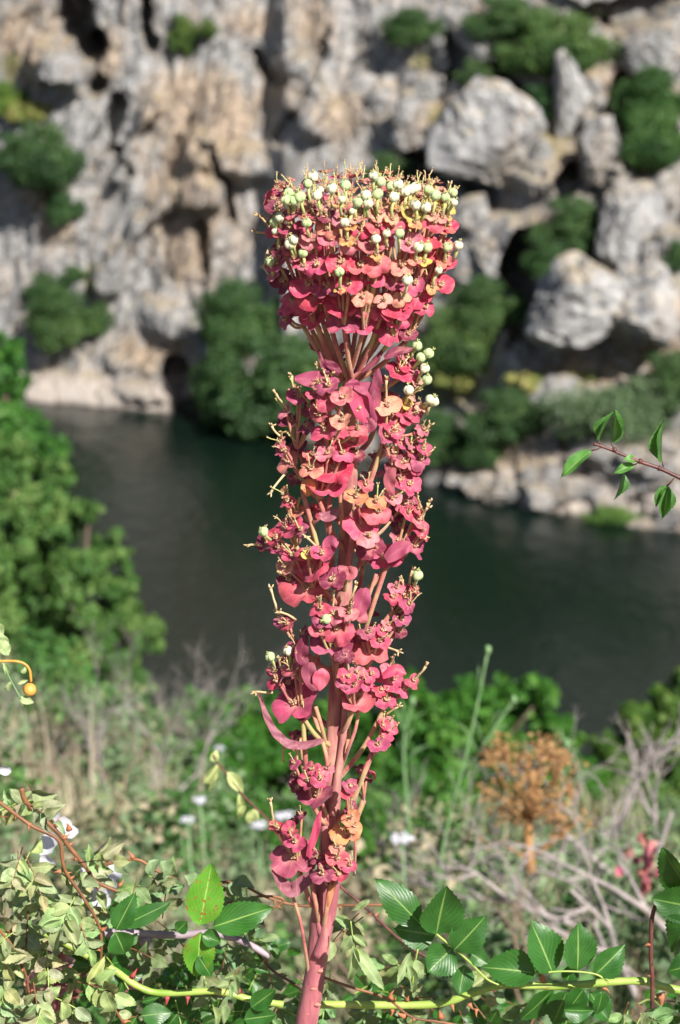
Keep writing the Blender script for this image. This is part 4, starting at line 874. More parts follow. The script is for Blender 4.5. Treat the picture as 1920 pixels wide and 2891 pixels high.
# hip with dry leaves at the left edge
o = thing('rose_hip_spray', at(-20, 1830, YP+.10), 'orange hip hanging from a curved stalk with dry leaves at the left edge', 'plant')
b0 = WP[o]; y = YP+.10
m = MB(); m.tube(curve([at(a, b, y)-b0 for a, b in ((-30, 1870), (20, 1866), (60, 1870), (82, 1888), (88, 1925))], 5), 4.2*MM, 6); link('stalk', m.mesh('stalk', [M_HIP]), b0, o)
m = MB(); m.blob((0, 0, 0), 20*MM*1.05, 14, 9, noise=.02); link('hip', m.mesh('hip', [M_HIP]), at(84, 1947, y), o)
m = MB(); m.tube(curve([at(a, b, y)-b0 for a, b in ((-20, 1830), (10, 1880), (30, 1920), (60, 1975))], 5), 2.5*MM, 5); link('stalk', m.mesh('stalk', [M_STALKG]), b0, o)
for b, tp_, w_ in [((-10, 1790), (22, 1850), 50), ((25, 1850), (-5, 1800), 40), ((10, 1870), (25, 1915), 26), ((30, 1925), (15, 1955), 30), ((55, 1970), (95, 1985), 30), ((60, 1975), (75, 1995), 24), ((62, 1900), (75, 1880), 20), ((50, 1930), (78, 1920), 20), ((-20, 1760), (10, 1800), 46)]:
    place_leaf(o, R.choice(LFP), at(*b, y), at(*tp_, y), w_*MM, (.3, -1, .4), 'leaf', (1.7, 1.7, 1.7))

# dried pale leaves on a twig, centre left (behind)
o = thing('withered_spray', at(820, 2420, 1.9), 'out of focus dark twig with withered cream leaves left of the stem', 'plant'); b0 = WP[o]
m = MB(); m.tube(curve([at(a, b, 1.9)-b0 for a, b in ((820, 2420), (760, 2320), (690, 2250), (620, 2160), (600, 2130))], 5), 4*1.9*TPX, 6); link('twig', m.mesh('twig', [M_DCANE]), b0, o)
for b, tp_, w_ in [((618, 2155), (575, 2215), 44), ((620, 2160), (590, 2240), 24), ((640, 2180), (690, 2240), 46), ((675, 2240), (680, 2320), 40), ((720, 2280), (700, 2330), 46), ((600, 2150), (612, 2120), 40), ((690, 2260), (670, 2300), 30)]:
    place_leaf(o, R.choice(LFP), at(*b, 1.9), at(*tp_, 1.9), w_*1.9*TPX, (.3, -1, .4), 'leaf', (2.0, 1.8, 1.6))

# twig top right
o = thing('leafy_twig', at(1935, 1355, YP), 'reddish twig with small toothed leaves entering from the right over the far bank', 'twig'); b0 = WP[o]
tp = [(1990, 1380), (1920, 1349), (1862, 1322), (1808, 1304), (1768, 1288), (1728, 1271), (1690, 1257), (1680, 1254)]
m = MB(); C_ = curve([at(a, b, YP)-b0 for a, b in tp], 5); m.tube(C_, [MM*(6.5-3*i/len(C_)) for i in range(len(C_))], 8); m.blob(C_[-1], MM*6, 8, 5, noise=.15)
for a, b in ((1862, 1322), (1808, 1302), (1735, 1270)): m.blob(at(a, b, YP)-b0, MM*8, 8, 5, noise=.1)
link('twig_stem', m.mesh('twig_stem', [M_DCANE]), b0, o)
for b, tp_, w_, k, up, pet in [((1670, 1272), (1577, 1338), 56, 1, (.2, -.6, .9), (1700, 1262)), ((1692, 1245), (1724, 1160), 40, 0, (-.9, -.5, .2), (1694, 1257)), ((1727, 1250), (1748, 1157), 44, 0, (.9, -.6, .1), (1733, 1268)), ((1800, 1305), (1768, 1288), 40, 1, (.2, -.6, .9), (1812, 1302)), ((1790, 1312), (1736, 1330), 38, 1, (0, -.8, .6), (1806, 1303)), ((1757, 1333), (1745, 1412), 34, 0, (.8, -.6, 0), (1775, 1322)), ((1870, 1303), (1860, 1188), 44, 0, (-.9, -.6, .0), (1873, 1318)), ((1882, 1372), (1848, 1430), 34, 0, (-.6, -.8, .2), (1903, 1350)), ((1882, 1372), (1867, 1464), 34, 0, (-.3, -.9, 0), (1903, 1350)), ((1884, 1372), (1880, 1468), 30, 0, (.8, -.6, 0), (1903, 1350))]:
    lf = place_leaf(o, LFT[k], at(*b, YP), at(*tp_, YP-.004), w_*MM, up, 'leaf', (1, 1, 1) if k == 0 else (1.5, 1.5, 1.4))
    m = MB(); m.tube([at(*pet, YP)-b0, at((b[0]+pet[0])/2, (b[1]+pet[1])/2+2, YP)-b0, at(*b, YP)-b0], MM*2, 5); link('leaf_stalk', m.mesh('leaf_stalk', [M_DCANE]), b0, o)

# small withered red plant at right, dried red leaves at left bottom
def scrap_plant(name, label, cx, cy, y, n, sx_, sy_, size, cols, seed):
    rr_ = random.Random(seed); o = thing(name, at(cx, cy+sy_, y), label, 'plant'); b0 = WP[o]; m = MB()
    for k in range(4):
        e = at(cx+rr_.uniform(-1, 1)*sx_, cy-sy_*.7, y)-b0; m.tube([Vector((0, 0, -.03)), e*.5+Vector((.003, 0, 0)), e], .003, 5)
    link('stem', m.mesh('stem', [M_STEM]), b0, o)
    for _ in range(n):
        a, b = cx+rr_.gauss(0, .45)*sx_, cy+rr_.gauss(0, .45)*sy_; p = at(a, b, y+rr_.uniform(-.04, .04)); d = Vector((rr_.gauss(0, 1), rr_.gauss(0, 1), rr_.gauss(0, 1))).normalized()
        link('leaf', SCRAP[rr_.randrange(3)], p, o, basis((rr_.gauss(0, .6), -1, rr_.uniform(0, 1)), d), size*y*TPX*rr_.uniform(.7, 1.3), rr_.choice(cols))

# ------------------------------------------------------------------ the spurge
def bract_mesh(seed, kind):
    """fused pair of round bracts, half width 1, lobes along +-X, stalk enters from -Z"""
    rr_ = random.Random(seed); m = MB(); NR, NS = 7, 32; vs = [(0, 0, 0)]; a = [0.0]; uv = [(0, 0)]
    cup = rr_.uniform(.22, .5) if kind == 'cup' else rr_.uniform(.02, .2); curl = rr_.uniform(.15, .55); ph = rr_.uniform(0, 6)
    bites = [(rr_.uniform(0, 6.28), rr_.uniform(.08, .3)) for _ in range(rr_.choice((0, 0, 1, 2)))]; crz = rr_.choice((.02, .04, .09)); la, lb = rr_.uniform(-.25, .35), rr_.uniform(-.25, .35); asym = rr_.uniform(.78, 1.0); keel = rr_.uniform(.05, .25); lift = rr_.uniform(-.1, .3)
    for i in range(1, NR+1):
        s = i/NR
        for k in range(NS):
            q = 2*pi*k/NS; cx_ = abs(cos(q))
            r = 0.78+0.22*cx_**1.2
            for c0 in (pi/2, 3*pi/2):
                dq = abs((q-c0+pi) % (2*pi)-pi); r -= (.30 if c0 > 3 else .24)*exp(-(dq/.19)**2)
            if cos(q) < 0: r *= asym
            for q0_, a0_ in bites: r *= 1-a0_*exp(-(((q-q0_+pi) % (2*pi)-pi)/.16)**2)
            r *= 1+.045*sin(3*q+ph*1.7)+.035*sin(5*q+ph)+.02*sin(9*q+ph*2)
            x, y = cos(q)*r*s, sin(q)*r*s
            z = cup*s*s - curl*s**4*(.6+.4*sin(2*q+ph)) + keel*abs(x)*(1-abs(y)) + .05*s*s*sin(4*q+ph) + .05*s*s*sin(7*q+ph*3) + crz*sin(x*7+ph)*cos(y*8+ph*2)*s+lift*s*s*sin(q)*.3 + la*s*s*abs(x)*(1 if x > 0 else 0) + lb*s*s*abs(x)*(1 if x < 0 else 0)
            vs.append((x, y, z)); a.append(s); uv.append((q/(2*pi), s))
    fs = [(0, 1+k, 1+(k+1) % NS) for k in range(NS)]
    for i in range(NR-1):
        for k in range(NS): fs.append((1+i*NS+k, 1+(i+1)*NS+k, 1+(i+1)*NS+(k+1) % NS, 1+i*NS+(k+1) % NS))
    m.add(vs, fs, 0, a, uv); return m.mesh('bract', [M_BRACT])
BR = [bract_mesh(s, 'cup' if s % 3 else 'flat') for s in range(20)]
def crumple_mesh(seed):
    rr_ = random.Random(seed); m = MB(); N = 7; vs = []; a = []
    for i in range(N+1):
        s = i/N
        for k in range(N+1):
            u = (k/N-.5); w_ = .9*sin(pi*min(1, s*.93+.05))**.7; x = u*w_; vs.append((x, s, .22*sin(s*5+seed)*.6+.2*sin(u*7+seed*2)*s+rr_.uniform(-.05, .05))); a.append(s)
    fs = [(i*(N+1)+k, i*(N+1)+k+1, (i+1)*(N+1)+k+1, (i+1)*(N+1)+k) for i in range(N) for k in range(N)]
    m.add(vs, fs, 0, a); return m.mesh('leaf', [M_BRACT])
SCRAP = [crumple_mesh(s) for s in range(3)]
def style_tube(m, p, d, L, r, rr_, a=1.0):
    d = Vector(d).normalized(); side = d.orthogonal(); pts = [p]; q = p; dd = d
    for i in range(4): dd = (dd+Vector((rr_.gauss(0, .12), rr_.gauss(0, .12), rr_.gauss(0, .12)))).normalized(); q = q+dd*L/4; pts.append(q)
    m.tube(pts, [r, r*.9, r*.8, r*.8, r*1.1], 6, 0, True, a)
    for k in range(3):
        t_ = (dd+Vector((rr_.gauss(0, .8), rr_.gauss(0, .8), rr_.gauss(0, .5)))).normalized(); m.tube([q, q+t_*r*2.4, q+t_*r*3.2+dd*r*.5], [r*.7, r*.55, r*.5], 5, 0, True, a)
def dried_mesh(seed, nstyle):
    """dried flower, unit = half width of its bract"""
    rr_ = random.Random(seed); m = MB()
    m.tube([(0, 0, -.05), (0, 0, .12), (0, 0, .30)], [.10, .20, .24], 9, 0, True, .0)
    for k in range(5):
        q = 2*pi*k/5+rr_.random(); m.blob((cos(q)*.22, sin(q)*.22, .30+rr_.uniform(-.04, .06)), .12, 6, 4, 0, (1, 1, .6), .3, rr_, a=rr_.uniform(0, .6))
    for k in range(5):
        q = rr_.uniform(0, 6.3); c_ = Vector((cos(q)*.14, sin(q)*.14, .3)); d = Vector((cos(q)*.5, sin(q)*.5, 1)).normalized()
        style_tube(m, c_, d, rr_.uniform(.12, .4), .035, rr_, rr_.uniform(0, .8))
    for k in range(nstyle):
        q = rr_.uniform(0, 6.3); f0 = len(m.m); style_tube(m, Vector((cos(q)*.06, sin(q)*.06, .28)), (cos(q)*rr_.uniform(.1, .6), sin(q)*rr_.uniform(.1, .6), 1), rr_.uniform(.9, 1.7), .082, rr_, 1.0)
        if rr_.random() < .3: m.m[f0:f0+24] = [1]*24
    return m.mesh('dried_flower', [M_DRY, M_CST])
DR = [[dried_mesh(s*5+n, n) for s in range(4)] for n in range(3)]
def capsule_mesh(seed):
    """hairy three-lobed seed capsule, radius 1, centre at origin, axis +Z"""
    rr_ = random.Random(seed); m = MB(); NS, NM = 24, 12; vs = [(0, 0, .90)]
    for i in range(1, NM):
        for k in range(NS):
            th = pi*i/NM; ph = 2*pi*k/NS; g_ = abs(((ph/(2*pi/3)) % 1)-.5)*2
            r = 1-.27*exp(-((1-g_)/.24)**2)*sin(th); vs.append((sin(th)*cos(ph)*r, sin(th)*sin(ph)*r, cos(th)*r*.93))
    vs.append((0, 0, -.90)); L = len(vs)-1
    fs = [(0, 1+k, 1+(k+1) % NS) for k in range(NS)]+[(L, L-NS+(k+1) % NS, L-NS+k) for k in range(NS)]
    for i in range(NM-2):
        for k in range(NS): fs.append((1+i*NS+k, 1+(i+1)*NS+k, 1+(i+1)*NS+(k+1) % NS, 1+i*NS+(k+1) % NS))
    m.add(vs, fs, 0)
    for k in range(3):
        q = 2*pi*k/3; m.tube([(0, 0, .8), (cos(q)*.08, sin(q)*.08, 1.15), (cos(q)*.16, sin(q)*.16, 1.4), (cos(q)*.34, sin(q)*.34, 1.5)], [.10, .09, .08, .09], 5, 1)
    for _ in range(150):                                     # fine hairs
        z = rr_.uniform(-.9, .95); q = rr_.uniform(0, 6.3); s_ = sqrt(1-z*z); d = Vector((s_*cos(q), s_*sin(q), z)); e = d.orthogonal().normalized()*.012
        p = d*.9; tip_ = d*rr_.uniform(1.08, 1.18); m.add([p-e, p+e, tip_], [(0, 1, 2)], 0)
    return m.mesh('seed_capsule', [M_CAP, M_CST])
CP = [capsule_mesh(s) for s in range(3)]

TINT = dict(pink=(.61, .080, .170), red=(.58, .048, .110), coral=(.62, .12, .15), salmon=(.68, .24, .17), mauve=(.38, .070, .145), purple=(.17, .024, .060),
            peach=(.70, .36, .25), yellow=(.66, .55, .12), pale=(.66, .22, .26), orange=(.68, .29, .13), ochre=(.62, .38, .12))
def jit(c_, rr_, s_=.12): f = 1+rr_.uniform(-s_, s_); return tuple(min(.85, x*f*(1+rr_.uniform(-s_, s_))) for x in c_)

STEM_PX = [(862, 2960, 34), (865, 2891, 33), (878, 2820, 32), (890, 2747, 31), (901, 2660, 33), (908, 2600, 35), (919, 2508, 33), (928, 2400, 29), (934, 2300, 27), (940, 2190, 26), (947, 2030, 25), (953, 1920, 24), (963, 1795, 25), (972, 1650, 23), (980, 1500, 22), (986, 1380, 22), (989, 1300, 21), (987, 1200, 19), (985, 1120, 18), (985, 1066, 19)]
def stem_x(py):
    for (a, b, _), (c_, d, _) in zip(STEM_PX, STEM_PX[1:]):
        if d <= py <= b: return a+(c_-a)*(b-py)/(b-d)
    return STEM_PX[0][0] if py > 2900 else 985
rootp = at(861, 2960, YP); g0 = gz(rootp.x, YP)
spurge = thing('spurge_plant', Vector((rootp.x-.012, YP, g0)), 'tall spurge spike with crimson pink bracts and pale fuzzy seed capsules in the centre', 'plant')
B0 = WP[spurge]
m = MB(); P = [at(a, b, YP) for a, b, r in STEM_PX]; nb = 14; below = [Vector((rootp.x-.012*(1-k/nb), YP, g0-.03+(rootp.z-g0+.03)*k/nb)) for k in range(nb)]
C_ = curve([p-B0 for p in below+P], 6); rad_ = [38-4*k/nb for k in range(nb)]+[r for _, _, r in STEM_PX]
ri = [np.interp(i/6, range(len(rad_)), rad_)*MM*(1+.02*sin(i*.9)) for i in range(len(C_))]
m.tube(C_, ri, 20); link('stem', m.mesh('stem', [M_STEM]), B0, spurge)
for pts, r0, r1 in [([(900, 2700), (918, 2640), (934, 2570), (944, 2500), (950, 2440)], 20, 15), ([(936, 2300), (952, 2200), (968, 2090), (975, 1990)], 13, 9), ([(905, 2640), (893, 2560), (880, 2490), (868, 2400)], 9, 7), ([(925, 2430), (915, 2330), (905, 2230)], 12, 9)]:
    m = MB(); Cc = curve([at(a, b, YP-.006)-B0 for a, b in pts], 6); m.tube(Cc, [MM*(r0+(r1-r0)*i/len(Cc)) for i in range(len(Cc))], 12); link('side_stem', m.mesh('side_stem', [M_STEM]), B0, spurge)
for a, b in [(905, 2730), (885, 2780), (897, 2825), (870, 2850), (915, 2585), (948, 2240), (958, 2180), (965, 1610), (1000, 1500), (962, 1920), (928, 2606), (945, 2262)]:     # leaf scars
    m = MB(); m.blob((0, 0, 0), 9*MM, 8, 5, 0, (1.2, .5, .7), .15); link('leaf_scar', m.mesh('leaf_scar', [M_RAY]), at(a, b, YP)+Vector((0, -29*MM, 0)), spurge)

def put_floret(parent, p, axis, w_px, tint, rr_, styles=None, roll=None, dry=True, bract=True):
    h = w_px*MM/2; axis = Vector(axis).normalized()
    side = Vector((1, 0, 0)) if abs(axis.x) < .8 else Vector((0, 1, 0))
    b_ = basis(axis, axis.cross(Vector((0, 0, 1))) if axis.cross(Vector((0, 0, 1))).length > .2 else side, roll if roll is not None else rr_.gauss(0, .35))
    if bract: link('bract', rr_.choice(BR), p, parent, b_, (h, h*rr_.uniform(.85, 1.05), h), jit(TINT[tint], rr_))
    if dry:
        n = styles if styles is not None else rr_.choice((0, 1, 1, 2)); hh = max(.0044, min(.0064, h*.78))
        tilt = (axis+Vector((rr_.gauss(0, .15), rr_.gauss(0, .12), rr_.uniform(.2, .9)))).normalized()
        link('dried_flower', rr_.choice(DR[n]), p+axis*h*.05, parent, basis(tilt, None, rr_.uniform(0, 6.3)), hh)
def put_capsule(parent, p, base, r_px, white, rr_):
    col = (.74, .76, .50) if white else (.45, .62, .24); d = (p-base)
    ax = (d.normalized()+Vector((rr_.gauss(0, .3), rr_.gauss(-.25, .25), .4))).normalized()
    ob = link('seed_capsule', rr_.choice(CP), p, parent, basis(ax, None, rr_.uniform(0, 6)), r_px*MM, jit(col, rr_, .06))
    m = MB(); m.tube([base-WP[parent], (base+p)/2-WP[parent]+Vector((rr_.uniform(-.001, .001), 0, 0)), p-ax*r_px*MM*.6-WP[parent]], 4.2*MM, 6)
    link('capsule_stalk', m.mesh('capsule_stalk', [M_CST]), WP[parent], parent)

rg = random.Random(2024)
BRANCHES = []          # (object, [positions]) for capsule attachment
# ---- head umbel
HUB = at(985, 1062, YP)
HX = 1010; HP = [(500, 235), (560, 262), (600, 272), (640, 275), (700, 268), (760, 262), (820, 245), (870, 215), (920, 170)]
def head_R(py): return float(np.interp(py, [p[0] for p in HP], [p[1] for p in HP]))
def head_point(px, py, back=False):
    u = (px-HX)/head_R(max(py, 520)); u = max(-.98, min(.98, u)); c_ = sqrt(1-u*u)
    if py < 600: dep = c_*(-1+2*(600-py)/95)
    else: dep = -c_
    d = dep*260*MM*(head_R(py)/275); return at(px, py, YP+d), u, dep
fl = []
rows = [(905, 106, 100, 3, [830, 1180]), (858, 104, 88, 6, [790, 1220]), (800, 92, 76, 8, [775, 1265]), (742, 84, 68, 9, [765, 1275]), (690, 76, 60, 10, [755, 1285]), (640, 72, 56, 11, [750, 1290]),
        (598, 66, 50, 11, [760, 1290]), (566, 60, 48, 11, [790, 1280]), (540, 54, 44, 9, [850, 1235]), (515, 50, 44, 7, [890, 1170]), (500, 44, 44, 4, [930, 1120])]
for py, w0, st_, n, (x0, x1) in rows:
    for k in range(n):
        px = x0+(x1-x0)*(k+.5)/n+rg.uniform(-12, 12); yy = py+rg.uniform(-14, 14)
        u = (px-HX)/270
        if py > 850: yy -= 34*u*u
        if py > 780: t_ = rg.choice(('pink', 'red', 'pink', 'mauve', 'coral'))
        elif py > 620: t_ = rg.choice(('pink', 'pink', 'coral', 'red', 'pale', 'coral', 'salmon'))
        else:
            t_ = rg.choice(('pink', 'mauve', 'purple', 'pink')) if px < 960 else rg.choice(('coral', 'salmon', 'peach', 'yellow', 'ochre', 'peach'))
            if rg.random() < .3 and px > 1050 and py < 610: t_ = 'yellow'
        if px < 830 and rg.random() < .55: t_ = rg.choice(('purple', 'mauve'))  # shaded left flank painted in with darker bract tints
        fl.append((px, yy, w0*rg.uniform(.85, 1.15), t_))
# hand placed ones
fl += [(975, 905, 122, 'mauve'), (1102, 940, 100, 'red'), (1108, 878, 112, 'pink'), (1194, 868, 86, 'pink'), (868, 876, 96, 'red'), (808, 905, 70, 'mauve'), (1150, 945, 60, 'purple'), (1025, 842, 66, 'peach'), (1085, 848, 60, 'peach'), (1135, 842, 60, 'peach'),
       (1250, 740, 110, 'red'), (800, 880, 50, 'pink'), (1255, 650, 56, 'salmon')]
nodes = {}
pts = []
for (px, py, w_, t_) in fl:
    p, u, dep = head_point(px, py)
    p = p + Vector((0, .006 if w_ > 90 else 0, 0))
    rad = Vector((u*1.0, dep*.95, 0)); low = (py-500)/420
    axis = rad*(0.45+.45*low)+Vector((0, -.42, .92-.22*low)); pts.append((p, axis, w_, t_))
for k in range(46):                                          # far side of the head, shade put into the darker tints
    a = rg.uniform(.15, pi-.15); low = rg.random(); Rr = .052*(1-.35*low*low); c_ = at(HX, 905-330*(1-low), YP)
    p = c_+Vector((cos(a)*Rr, sin(a)*Rr, 0)); pts.append((p, Vector((cos(a), sin(a), .8)), rg.uniform(60, 100), rg.choice(('mauve', 'purple', 'red', 'pink'))))
NRAY = 20
hubax = (at(HX, 600, YP)-HUB).normalized()
groups = {}
for p, axis, w_, t_ in pts:
    d = p-HUB; az = atan2(d.x-hubax.x*d.z*.9, -d.y); k = int((az+pi)/(2*pi)*NRAY) % NRAY; groups.setdefault(k, []).append((p, axis, w_, t_))
HEADB = []
for k, L in groups.items():
    cx_ = sum((q[0] for q in L), Vector())/len(L); lowz = min(q[0].z for q in L)
    node = HUB.lerp(cx_, .72); node.z = min(max(node.z, HUB.z+.028), lowz-.004)
    m = MB(); st0 = HUB+Vector((rg.uniform(-.003, .003), rg.uniform(-.004, .004), -.004))
    mid = st0.lerp(node, .5)+Vector((0, 0, -.003)); Cc = curve([st0-B0, mid-B0, node-B0], 6); m.tube(Cc, [MM*(7.8-1.8*i/len(Cc)) for i in range(len(Cc))], 8)
    for p, axis, w_, t_ in L:
        q = p-Vector(axis).normalized()*.002; m.tube(curve([node-B0, node.lerp(q, .5)-B0+Vector((0, 0, -.002)), q-B0], 3), 4.2*MM, 5)
    ob = link('flower_branch', m.mesh('flower_branch', [M_RAY]), B0, spurge); HEADB.append((ob, L))
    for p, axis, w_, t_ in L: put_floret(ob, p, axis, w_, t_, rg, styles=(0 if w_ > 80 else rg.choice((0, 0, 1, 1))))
# crumbly dried bits over the top of the head
for k in range(130):
    px = rg.uniform(765, 1275); py = rg.uniform(500+38*((px-1010)/260)**2, 640); p, u, dep = head_point(px, py); ob = min(HEADB, key=lambda h: min((q[0]-p).length for q in h[1]))[0]
    put_floret(ob, p+Vector((0, 0, .003)), (u*.4, dep*.3-.1, 1), rg.uniform(34, 46), rg.choice(('peach', 'peach', 'yellow', 'ochre', 'pale')) if px > 930 else rg.choice(('peach', 'pale', 'mauve')), rg, styles=rg.choice((0, 0, 1, 2)), bract=rg.random() < .5)
CAPS = [(450, 95, 1), (413, 145, 0), (283, 207, 2), (315, 258, 2), (360, 235, 0), (262, 255, 2), (183, 407, 0), (220, 375, 1), (190, 470, 3), (407, 413, 0), (317, 530, 1), (290, 560, 1), (383, 620, 0), (152, 682, 0), (670, 410, 1), (673, 155, 0), (760, 270, 0), (868, 88, 1), (915, 130, 0),
        (897, 213, 0), (985, 160, 0), (580, 175, 1), (815, 222, 1), (833, 278, 1), (725, 330, 3), (1120, 185, 1), (1160, 170, 1), (1040, 150, 1), (1250, 185, 0), (1295, 222, 0), (1365, 237, 0), (1420, 205, 0), (1425, 272, 3), (1160, 290, 1), (1232, 307, 1), (1048, 485, 0), (885, 525, 1), (960, 487, 3),
        (1180, 582, 1), (1240, 585, 0), (1380, 582, 0), (1455, 570, 1), (633, 752, 0), (1103, 810, 1), (1320, 743, 3), (1090, 200, 1), (475, 225, 1), (1010, 235, 1), (500, 190, 3), (650, 250, 3)]
for cx_, cy_, wt in CAPS:
    px, py = 700+cx_/2.45, 460+cy_/2.45; by = py+rg.uniform(34, 50)
    bp, u, dep = head_point(px+(1010-px)*.05+rg.uniform(-8, 8), by+(14 if py < 560 else 0)); bp = bp+Vector((0, -.004, 0))
    p = at(px, py, bp.y-.004+(rg.uniform(-.004, .004)))
    ob = min(HEADB, key=lambda h: min((q[0]-bp).length for q in h[1]))[0]
    put_capsule(ob, p, bp, rg.uniform(13, 15.8) if wt != 3 else 11, wt in (1, 3), rg)
    if rg.random() < .6: put_floret(ob, bp, (u*.6, dep*.5-.3, .9), rg.uniform(36, 50), rg.choice(('peach', 'yellow', 'ochre', 'salmon')) if px > 900 else rg.choice(('pale', 'coral', 'mauve')), rg, styles=0)

